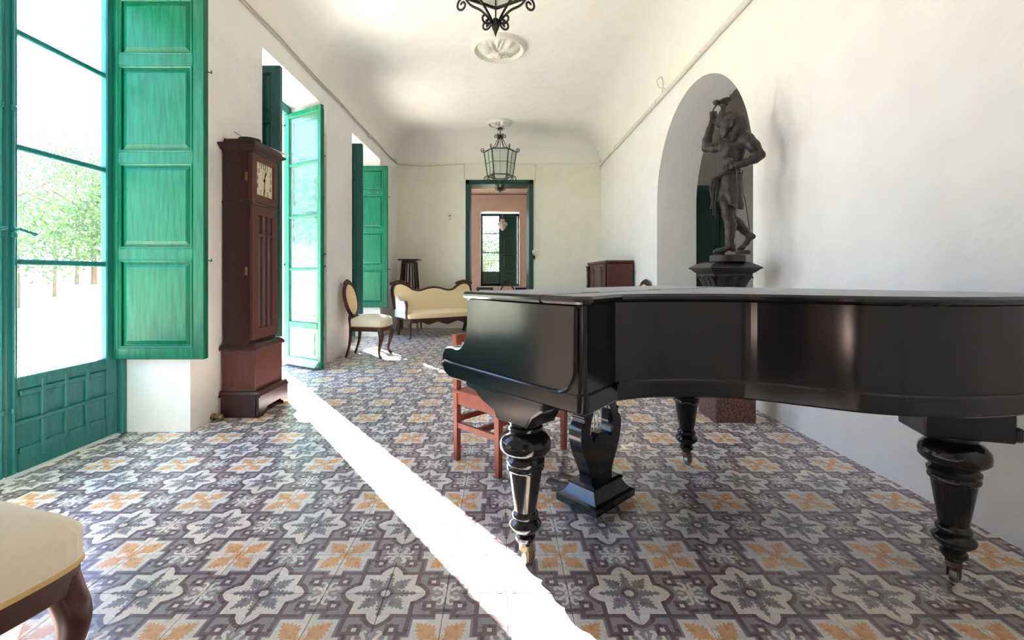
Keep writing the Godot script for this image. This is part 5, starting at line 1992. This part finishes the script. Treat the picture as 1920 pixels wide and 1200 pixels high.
func build_statue() -> void:
	var x0 := 1.64
	var dd := 3.234
	var turn := -0.469
	# pedestal: marble block, cast iron shaft, flaring capital
	var ped := thing("statue_pedestal", "dark cast iron pedestal with flaring capital on a red marble block before the arch", "pedestal", V(x0, 0, dd + 0.06))
	var g := G()
	g.box(Vector3(0.017, 0.105, 0), Vector3(0.286, 0.21, 0.28), 0.006)
	part(ped, "marble_block", g, M.marble)
	g = G()
	g.stack(Vector3(0, 0, 0), Vector2(0.10, 0.10), [[0.03, 0.21], [0.03, 0.26], [0.012, 0.28], [0.0, 0.30], [0.0, 0.80], [0.012, 0.815], [0.012, 0.84], [-0.005, 0.85], [-0.005, 0.96]])
	part(ped, "shaft", g, M.bronze, 20.0)
	g = G()
	g.stack(Vector3(0, 0, 0), Vector2(0.10, 0.10), [[0.0, 0.955], [0.005, 0.99], [0.02, 1.02], [0.035, 1.035], [0.035, 1.055], [0.05, 1.065], [0.07, 1.085], [0.083, 1.093], [0.083, 1.10], [0.045, 1.125], [0.02, 1.138], [0.0, 1.142]])
	part(ped, "capital", g, M.bronze, 20.0)
	for k in 4:
		for s in [-1.0, 0.0, 1.0]:
			g = G(Transform3D(Basis(Vector3.UP, k * PI / 2), Vector3.ZERO))
			var path := curve([Vector3(s * 0.075, 0.93, 0.096), Vector3(s * 0.08, 0.97, 0.112), Vector3(s * 0.085, 1.01, 0.13), Vector3(s * 0.09, 1.035, 0.155), Vector3(s * 0.088, 1.02, 0.165)], 4)
			g.sweep(path, [Vector2(-0.026, -0.004), Vector2(0, -0.008), Vector2(0.026, -0.004), Vector2(0.012, 0.006), Vector2(0, 0.009), Vector2(-0.012, 0.006)], Vector3(0, 0, 1), curve_n([0.4, 0.9, 1.0, 0.7, 0.2], 4))
			part(ped, "leaf_bracket", g, M.bronze, 50.0)
	var root := thing("bronze_statue", "dark bronze statue of a figure in a loincloth raising a torch before the arch", "statue", V(x0, 1.142, dd), turn)
	var P := func(u: float, v: float, z := 0.0) -> Vector3:
		return Vector3((u - 1367) * 0.00344, 1.044 + (516 - v) * 0.00386 - 1.142, z)
	var body := []
	var add := func(list: Array, a: Vector3, ra: float, b: Vector3, rb: float) -> void:
		list.append([a, ra, b, rb])
	var B := func(list: Array, pts: Array) -> void:
		for i in pts.size() - 1:
			add.call(list, P.call(pts[i][0], pts[i][1], pts[i][2]), pts[i][3], P.call(pts[i + 1][0], pts[i + 1][1], pts[i + 1][2]), pts[i + 1][3])
	# trunk
	B.call(body, [[1371, 350, -0.01, 0.058], [1373, 328, 0.0, 0.054], [1376, 304, 0.0, 0.060], [1379, 284, 0.0, 0.066], [1379, 272, 0.0, 0.056]])
	B.call(body, [[1366, 290, 0.035, 0.045], [1372, 281, 0.05, 0.044]])            # chest
	B.call(body, [[1362, 286, -0.02, 0.044], [1368, 278, -0.03, 0.044]])
	B.call(body, [[1379, 272, 0.0, 0.05], [1356, 268, -0.07, 0.038]])               # shoulders
	B.call(body, [[1379, 272, 0.0, 0.05], [1402, 270, 0.065, 0.040]])
	B.call(body, [[1378, 266, 0.0, 0.036], [1374, 250, 0.0, 0.033]])                # neck
	# raised right arm
	B.call(body, [[1356, 268, -0.07, 0.037], [1340, 268, -0.085, 0.035], [1324, 266, -0.10, 0.028], [1326, 252, -0.10, 0.031], [1332, 232, -0.095, 0.025], [1337, 216, -0.09, 0.0185], [1338, 209, -0.09, 0.018]])
	# left arm, hand on the hip
	B.call(body, [[1402, 270, 0.065, 0.041], [1413, 284, 0.07, 0.039], [1425, 301, 0.06, 0.028], [1415, 307, 0.075, 0.031], [1398, 314, 0.095, 0.023], [1387, 317, 0.10, 0.0185], [1380, 316, 0.098, 0.02]])
	# standing leg
	B.call(body, [[1366, 350, 0.03, 0.056], [1365, 375, 0.035, 0.052], [1366, 402, 0.035, 0.035], [1372, 424, 0.028, 0.036], [1371, 445, 0.03, 0.024], [1372, 460, 0.03, 0.020], [1377, 468, 0.03, 0.019]])
	B.call(body, [[1372, 463, 0.03, 0.020], [1358, 469, 0.033, 0.017], [1347, 471, 0.035, 0.013]])
	for t in 5:
		B.call(body, [[1349, 471.5, 0.018 + 0.009 * t, 0.009], [1341 + absf(t - 1.0) * 1.2, 472.5, 0.014 + 0.011 * t, 0.007]])
	# trailing leg on its toes
	B.call(body, [[1376, 350, -0.04, 0.054], [1372, 378, -0.045, 0.048], [1371, 405, -0.05, 0.033], [1386, 420, -0.055, 0.035], [1398, 433, -0.058, 0.025], [1407, 442, -0.06, 0.019], [1414, 444, -0.06, 0.017]])
	B.call(body, [[1409, 444, -0.06, 0.018], [1402, 455, -0.06, 0.016], [1394, 463, -0.06, 0.013]])
	for t in 5:
		B.call(body, [[1395, 464, -0.078 + 0.009 * t, 0.008], [1387 + absf(t - 3.0), 466.5, -0.08 + 0.010 * t, 0.006]])
	g = G()
	nets(g, body, 0.0075, 0.022)
	# head with a face turned to the left
	var head := []
	B.call(head, [[1373, 231, 0.0, 0.056], [1369, 234, 0.006, 0.052]])
	B.call(head, [[1366, 240, 0.004, 0.040], [1363, 250, 0.004, 0.030]])
	B.call(head, [[1358, 231, 0.022, 0.013], [1356, 230, 0.0, 0.015], [1358, 231, -0.016, 0.013]])
	B.call(head, [[1355.5, 234, 0.004, 0.009], [1351.5, 241, 0.006, 0.010]])
	B.call(head, [[1354, 242, 0.012, 0.007], [1354, 242, -0.002, 0.007]])
	B.call(head, [[1355, 246.5, 0.014, 0.006], [1353.5, 246.5, 0.004, 0.008], [1355, 246.5, -0.006, 0.006]])
	B.call(head, [[1355.5, 249.5, 0.013, 0.006], [1354.5, 249.5, 0.004, 0.007], [1355.5, 249.5, -0.005, 0.006]])
	B.call(head, [[1358, 255, 0.004, 0.015], [1360, 254, 0.004, 0.016]])
	B.call(head, [[1357.5, 235.5, 0.022, 0.007], [1357, 235.5, 0.018, 0.007]])
	B.call(head, [[1357.5, 235.5, -0.012, 0.007], [1357, 235.5, -0.010, 0.007]])
	B.call(head, [[1362, 242, 0.032, 0.016], [1364, 248, 0.028, 0.014]])
	B.call(head, [[1373, 232, 0.056, 0.008], [1376, 233, 0.06, 0.008], [1376, 239, 0.058, 0.008], [1373, 242, 0.054, 0.007]])
	B.call(head, [[1374, 248, 0.0, 0.032], [1376, 262, 0.0, 0.034]])
	nets(g, head, 0.0035, 0.010)
	# hands
	var rh := []
	B.call(rh, [[1338, 213, -0.09, 0.017], [1339, 204, -0.088, 0.019]])
	for t in 4:
		var v := 200.5 + 3.4 * t
		B.call(rh, [[1335, v, -0.078, 0.0075], [1333.5, v, -0.068, 0.0075], [1337, v + 0.3, -0.058, 0.007], [1342, v + 0.6, -0.062, 0.0065], [1344, v + 0.6, -0.072, 0.006]])
	B.call(rh, [[1340, 210, -0.10, 0.009], [1344, 204, -0.098, 0.008], [1344, 199, -0.088, 0.007]])
	nets(g, rh, 0.0030, 0.004)
	var lh := []
	B.call(lh, [[1384, 316.5, 0.099, 0.018], [1375, 316, 0.096, 0.019]])
	B.call(lh, [[1376, 311, 0.093, 0.012], [1374, 321, 0.094, 0.012]])
	for t in 4:
		var e := [0.0, -2.5, -2.0, 1.5]
		B.call(lh, [[1373, 310.5 + 3.8 * t, 0.094, 0.0078], [1366, 311 + 3.9 * t, 0.093, 0.0074], [1360 + e[t], 312.5 + 4.2 * t, 0.082, 0.0062]])
	B.call(lh, [[1380, 311, 0.092, 0.009], [1377, 305.5, 0.085, 0.0082], [1372, 302.5, 0.078, 0.007]])
	nets(g, lh, 0.0030, 0.004)
	part(root, "figure", g, M.bronze, 75.0)
	# striped head-cloth
	var hc := []
	B.call(hc, [[1372, 224, 0.0, 0.050], [1379, 224, 0.0, 0.056], [1386, 232, 0.0, 0.052], [1389, 242, 0.0, 0.046], [1387, 256, 0.0, 0.036], [1384, 268, 0.0, 0.030]])
	B.call(hc, [[1382, 236, 0.035, 0.026], [1381, 252, 0.048, 0.020], [1377, 266, 0.058, 0.016], [1373, 278, 0.066, 0.012]])
	B.call(hc, [[1382, 236, -0.035, 0.026], [1378, 256, -0.045, 0.018]])
	g = G()
	nets(g, hc, 0.0045, 0.016)
	var hcn := part(root, "head_cloth", g, M.bronze, 75.0)
	for k in 7:
		g = G()
		var pts := []
		for i in 9:
			var a := lerpf(-1.25, 1.25, i / 8.0)
			var uu := 1371.0 + 3.6 * k
			var rr := [0.048, 0.055, 0.0585, 0.060, 0.060, 0.058, 0.054][k] as float
			var vv := [224.0, 223.5, 224.5, 226.5, 230.0, 235.0, 240.0][k] as float
			var c: Vector3 = P.call(uu, vv, 0.0)
			pts.append(c + Vector3(0.25 * rr * cos(a) * (k - 2) / 4.0, rr * cos(a) * 0.98, rr * sin(a)))
		g.tube(pts, 0.0028, 5)
		part(hcn, "pleat", g, M.bronze)
	# loincloth with folds and a hanging end
	g = G()
	var rows := 16
	var na := 72
	var sk := func(i: int, k: int) -> Vector3:
		var f := float(i) / rows
		var a := TAU * k / na
		var vv := lerpf(327, 388, f)
		# hem rises over the standing knee and drops behind
		vv += f * f * (6.0 * cos(a) + 4.0 * sin(a * 2.0))
		var rx := lerpf(0.068, 0.090, sqrt(f))
		var rz := lerpf(0.068, 0.112, sqrt(f))
		var fold := 1.0 + f * 0.075 * sin(a * 7.0 + f * 5.0) + 0.04 * sin(f * 16.0 + a * 2.0) * f
		var c: Vector3 = P.call(lerpf(1372, 1370, f), vv, 0.004)
		return c + Vector3(cos(a) * rx * fold, 0, sin(a) * rz * fold)
	for i in rows:
		for k in na:
			g.quad(sk.call(i, k), sk.call(i, k + 1), sk.call(i + 1, k + 1), sk.call(i + 1, k))
	for k in na:
		g.tri(P.call(1372, 326, 0), sk.call(0, k + 1), sk.call(0, k))
		g.tri(P.call(1370, 384, 0), sk.call(rows, k), sk.call(rows, k + 1))
	part(root, "loincloth", g, M.bronze, 70.0)
	for e in [[1347, 0.045, 0.0, 1.0], [1342, 0.03, 1.3, 0.9], [1338, 0.012, 2.2, 0.75]]:
		g = G()
		var pts := []
		for i in 10:
			var f := i / 9.0
			pts.append(P.call(e[0] - 4 * f + 1.5 * sin(f * 7 + e[2]), lerpf(332, 332 + 78 * e[3], f), e[1]))
		g.sweep(pts, [Vector2(-0.007, -0.02), Vector2(0.007, -0.02), Vector2(0.012, 0.0), Vector2(0.006, 0.022), Vector2(-0.006, 0.022), Vector2(-0.012, 0.0)], Vector3(0, 0, 1), curve_n([0.6, 0.9, 1.1, 1.2, 0.8, 0.5, 0.5, 0.5, 0.5, 0.5], 1).slice(0, 10))
		part(root, "cloth_end", g, M.bronze, 70.0)
	g = G()
	g.tube(curve([P.call(1344, 331, 0.04), P.call(1358, 328, 0.068), P.call(1374, 327, 0.075), P.call(1390, 329, 0.05)], 5), 0.009, 7)
	part(root, "waistband", g, M.bronze)
	# torch: stem behind the head, dish of fittings, curved tube from the fist
	g = G()
	g.tube(curve([P.call(1352, 262, -0.06), P.call(1357, 235, -0.06), P.call(1359, 212, -0.06), P.call(1359, 190, -0.06)], 6), 0.010, 10, curve_n([0.9, 1.0, 1.1, 1.35], 6))
	var torch := part(root, "torch_stem", g, M.bronze)
	var top: Vector3 = P.call(1361, 184, -0.06)
	g = G(Transform3D(Basis(Vector3(0, 0, 1), 0.12), top))
	g.lathe([[0.0, -0.03], [0.016, -0.03], [0.014, -0.016], [0.030, -0.008], [0.046, 0.0], [0.048, 0.010], [0.034, 0.018], [0.014, 0.020], [0.0, 0.020]], 24)
	part(torch, "torch_dish", g, M.bronze, 50.0)
	g = G(Transform3D(Basis(Vector3(0, 0, 1), -0.15), P.call(1345, 184, -0.05)))
	g.lathe([[0.0, -0.016], [0.018, -0.016], [0.026, -0.006], [0.026, 0.006], [0.016, 0.014], [0.0, 0.014]], 20)
	part(torch, "torch_cap", g, M.bronze, 50.0)
	g = G()
	g.tube(curve([P.call(1336, 214, -0.075), P.call(1338, 198, -0.075), P.call(1342, 191, -0.07), P.call(1348, 188, -0.06), P.call(1354, 193, -0.055), P.call(1357, 202, -0.055)], 6), 0.006, 8)
	g.tube(curve([P.call(1337, 214, -0.075), P.call(1343, 226, -0.05), P.call(1351, 233, -0.06)], 6), 0.0055, 8)
	part(torch, "torch_tube", g, M.bronze)
	g = G()
	g.tube([P.call(1371, 181, -0.06), P.call(1371, 173, -0.06)], 0.003, 6)
	part(torch, "torch_pin", g, M.bronze)
	# cast base and the support under the raised foot
	g = G()
	g.lathe([[0.0, 0.0], [0.116, 0.0], [0.118, 0.006], [0.118, 0.040], [0.114, 0.046], [0.0, 0.046]], 40, Vector3(-0.004, 0.0, 0))
	part(root, "round_base", g, M.bronze, 40.0)
	g = G()
	g.lathe([[0.0, 0.0], [0.05, 0.0], [0.052, 0.012], [0.046, 0.026], [0.0, 0.028]], 20, P.call(1395, 476, -0.06))
	part(root, "toe_block", g, M.bronze, 40.0)
	# loose flex hanging down the statue
	g = G()
	g.tube(curve([P.call(1360, 258, 0.06), P.call(1352, 272, 0.085), P.call(1348, 300, 0.085), P.call(1348, 330, 0.10)], 6), 0.0013, 5)
	single("chest_flex", g, M.flex, "hair-thin pale wire hanging down the chest of the bronze statue", "cable", root.position).rotation.y = turn
	g = G()
	g.tube(curve([P.call(1381, 316, 0.125), P.call(1383, 345, 0.125), P.call(1384, 385, 0.125), P.call(1381, 430, 0.11), P.call(1381, 468, 0.09)], 6), 0.0018, 5)
	single("grey_flex", g, M.flex, "thin grey flex hanging from the statue's hip to its base", "cable", root.position).rotation.y = turn
	g = G()
	g.tube(curve([P.call(1394, 318, -0.05), P.call(1395, 350, -0.08), P.call(1402, 390, -0.09), P.call(1408, 432, -0.088)], 6), 0.003, 5)
	single("dark_flex", g, M.black, "dark electric flex hanging behind the bronze statue to its raised foot", "cable", root.position).rotation.y = turn


# ---------------------------------------------------------------- garden

func make_tree(label: String, at: Vector3, h: float, r: float, m: Material, seed_: int, leaves := 3200, low := 0.35) -> void:
	var root := thing("garden_tree", label, "tree", at)
	var rng := RandomNumberGenerator.new()
	rng.seed = seed_
	var g := G()
	g.tube(curve([Vector3(0, 0, 0), Vector3(0.05, h * 0.3, 0.03), Vector3(-0.04, h * 0.6, 0), Vector3(0.02, h * 0.85, 0.02)], 4), 0.075, 8, curve_n([1.3, 0.9, 0.6, 0.2], 4))
	for k in 5:
		var a := TAU * k / 5 + rng.randf()
		var y := h * (0.4 + 0.08 * k)
		g.tube([Vector3(0, y, 0), Vector3(cos(a) * r * 0.35, y + h * 0.12, sin(a) * r * 0.35), Vector3(cos(a) * r * 0.7, y + h * 0.2, sin(a) * r * 0.7)], 0.03, 6, [1.0, 0.7, 0.3])
	part(root, "trunk", g, M.bark)
	g = G()
	var clumps := []
	for k in 14:
		var dir := Vector3(rng.randfn(), rng.randfn() * 0.8, rng.randfn()).normalized() * pow(rng.randf(), 0.4)
		clumps.append([Vector3(dir.x * r * 0.7, h * (low + 1.0) / 2 + dir.y * h * (1.0 - low) * 0.36, dir.z * r * 0.7), r * rng.randf_range(0.28, 0.45)])
	for n in leaves:
		var c: Array = clumps[n % clumps.size()]
		var p: Vector3 = c[0] + Vector3(rng.randfn(), rng.randfn(), rng.randfn()).normalized() * c[1] * pow(rng.randf(), 0.35)
		var s := rng.randf_range(0.045, 0.095)
		var ax := Vector3(rng.randfn(), rng.randfn(), rng.randfn()).normalized()
		var ay := ax.cross(Vector3(rng.randfn(), rng.randfn(), rng.randfn())).normalized()
		g.tri(p - ax * s, p + ay * s * 0.45, p + ax * s)
		g.tri(p - ax * s, p + ax * s, p - ay * s * 0.45)
	part(root, "crown", g, m, 0.0)


func build_garden() -> void:
	var g := G()
	g.span(V(-6.4, -0.4, -12), V(-2.66, -0.06, 30))
	struct("floor_terrace", g, M.terrace)
	g = G()
	g.span(V(-6.62, -0.4, -12), V(-6.4, 0.02, 30), 0.02)
	struct("trim_kerb", g, M.kerb, 30.0)
	g = G()
	g.span(V(-60, -0.5, -40), V(-6.62, -0.10, 80))
	var lawn := struct("ground_lawn", g, M.lawn)
	g = G()
	g.span(V(-6.7, -0.5, 14.4), V(40, -0.10, 80))
	struct("ground_garden", g, M.lawn)
	make_tree("broad green tree on the lawn straight out of the first window", V(-11.5, -0.1, 12.6), 5.0, 2.3, M.leaf, 5, 4600, 0.10)
	make_tree("grey-green olive tree beside the broad tree on the lawn", V(-16.8, -0.1, 15.5), 5.4, 2.5, M.olive, 6, 4600, 0.10)
	make_tree("tall dark tree at the back of the lawn", V(-19.0, -0.1, 20.0), 8.0, 3.2, M.leaf, 7, 4600, 0.12)
	make_tree("rounded tree at the far edge of the lawn", V(-24.0, -0.1, 24.0), 8.0, 3.8, M.leaf, 8, 4600, 0.12)
	make_tree("olive tree on the lawn opposite the open second window", V(-10.0, -0.1, 5.2), 4.8, 2.4, M.olive, 9)
	make_tree("leafy green tree behind the olive opposite the second window", V(-13.5, -0.1, 7.6), 6.0, 2.6, M.leaf, 10)
	make_tree("slim tree on the lawn across from the third window", V(-6.9, -0.1, 13.25), 8.2, 1.35, M.olive, 11, 4600, 0.60)
	make_tree("bushy tree outside the window of the pink room", V(-0.9, -0.1, 22.0), 3.6, 2.6, M.leaf, 12, 3000, 0.1)
	# garden chair with a pale green sling
	var ch := thing("garden_chair", "pale green sling garden chair on the terrace outside the first window", "chair", V(-5.05, -0.06, 5.65), -0.35)
	g = G()
	g.bar([Vector3(-0.30, 0.98, 0), Vector3(-0.02, 0.40, 0), Vector3(0.46, 0.42, 0)], 0.50, 0.012, Vector3(0, 1, 0.0))
	part(ch, "sling", g, M.sling)
	for s in [-1.0, 1.0]:
		g = G()
		g.tube([Vector3(-0.31, 1.0, s * 0.26), Vector3(-0.02, 0.40, s * 0.26), Vector3(0.48, 0.42, s * 0.26)], 0.014, 8)
		part(ch, "side_rail", g, M.alu)
		g = G()
		g.tube([Vector3(-0.02, 0.40, s * 0.26), Vector3(-0.14, 0.0, s * 0.26)], 0.014, 8)
		part(ch, "back_leg", g, M.alu)
		g = G()
		g.tube([Vector3(0.46, 0.42, s * 0.26), Vector3(0.40, 0.0, s * 0.26)], 0.014, 8)
		part(ch, "front_leg", g, M.alu)
		g = G()
		g.tube(curve([Vector3(-0.17, 0.70, s * 0.28), Vector3(0.10, 0.64, s * 0.28), Vector3(0.36, 0.60, s * 0.28), Vector3(0.44, 0.42, s * 0.27)], 5), 0.015, 8)
		part(ch, "arm", g, M.alu)


func _ready() -> void:
	# ---- camera: level, on a shifted lens (horizon above the middle of the frame)
	var cam := Camera3D.new()
	cam.name = "camera"
	cam.projection = Camera3D.PROJECTION_FRUSTUM
	var near := 0.05
	cam.near = near
	cam.far = 400.0
	cam.size = near * 1200.0 / 838.0
	cam.frustum_offset = Vector2(20.0, -84.0) / 838.0 * near
	cam.position = Vector3(0, EYE, 0)
	add_child(cam)
	cam.current = true
	# ---- sky, sun, exposure
	var we := WorldEnvironment.new()
	we.name = "environment"
	var env := Environment.new()
	env.background_mode = Environment.BG_SKY
	var sky := Sky.new()
	var sm := ProceduralSkyMaterial.new()
	sm.sky_top_color = Color(0.52, 0.66, 0.90)
	sm.sky_horizon_color = Color(0.88, 0.92, 0.96)
	sm.sky_curve = 0.15
	sm.ground_horizon_color = Color(0.80, 0.82, 0.80)
	sm.ground_bottom_color = Color(0.45, 0.45, 0.40)
	sm.sky_energy_multiplier = 0.9
	sky.sky_material = sm
	env.sky = sky
	env.tonemap_mode = Environment.TONE_MAPPER_LINEAR
	env.tonemap_exposure = 13.8
	env.sdfgi_enabled = true
	env.ssao_enabled = true
	env.ssil_enabled = true
	we.environment = env
	add_child(we)
	var sun := DirectionalLight3D.new()
	sun.name = "sun"
	sun.light_color = Color(1.0, 0.98, 0.95)
	sun.light_energy = 3.3
	sun.light_angular_distance = 0.55
	sun.shadow_enabled = true
	sun.sky_mode = DirectionalLight3D.SKY_MODE_LIGHT_ONLY
	sun.basis = Basis.looking_at(Vector3(1.09, -1.828 * tan(deg_to_rad(27.0)), 1.468), Vector3.UP)
	add_child(sun)

	make_materials()
	build_floor()
	build_walls()
	build_ceiling()
	build_windows()
	door_frame("door_1", -0.7075, 0.634, 2.93, DF - 0.02, DF + 0.46, 0.085, M.dark_green)
	var lf := G()
	lf.span(V(0.555, 0.02, DF + 0.47), V(0.595, 2.84, DF + 1.08), 0.005)
	part(get_node("door_1"), "open_leaf", lf, M.dark_green)
	door_frame("door_3", -0.70, 0.64, 2.93, DB + 0.02, DB - 0.36, 0.09, M.dark_green)
	build_far_room()
	build_side_rooms()
	build_piano()
	build_clock()
	build_statue()
	build_piano_chair()
	var c0 := make_chair("cream medallion chair with carved crest between the second and third windows", V(-1.70, 0, 5.82), PI / 2 - 0.04)
	copy(c0, "cream medallion chair by the first window, its seat in full sun", V(-1.245, 0, 0.90), PI / 2 - 0.46)
	copy(c0, "cream medallion chair by the right wall beside the upright piano", V(1.62, 0, 5.95), -PI / 2 + 0.1)
	build_settee()
	build_plant_stand()
	build_upright()
	build_rosette(V(-0.03, TOP, 2.70), 0.325, 8, "large plaster ceiling rosette from which the nearer lantern hangs")
	build_rosette(V(-0.03, TOP, 5.30), 0.325, 8, "large plaster ceiling rosette with no lantern under it")
	build_rosette(V(-0.03, TOP, 7.90), 0.22, 6, "small plaster ceiling rosette over the lantern before the doorway")
	make_lantern("wrought iron lantern with frosted panes hanging before the far doorway", V(-0.02, TOP, 7.90))
	make_lantern("wrought iron lantern overhead with only its scrolled underside showing", V(-0.035, TOP, 2.70)).rotation.y = 0.0
	build_fittings()
	build_door_stop()
	build_far_furniture()
	build_garden()
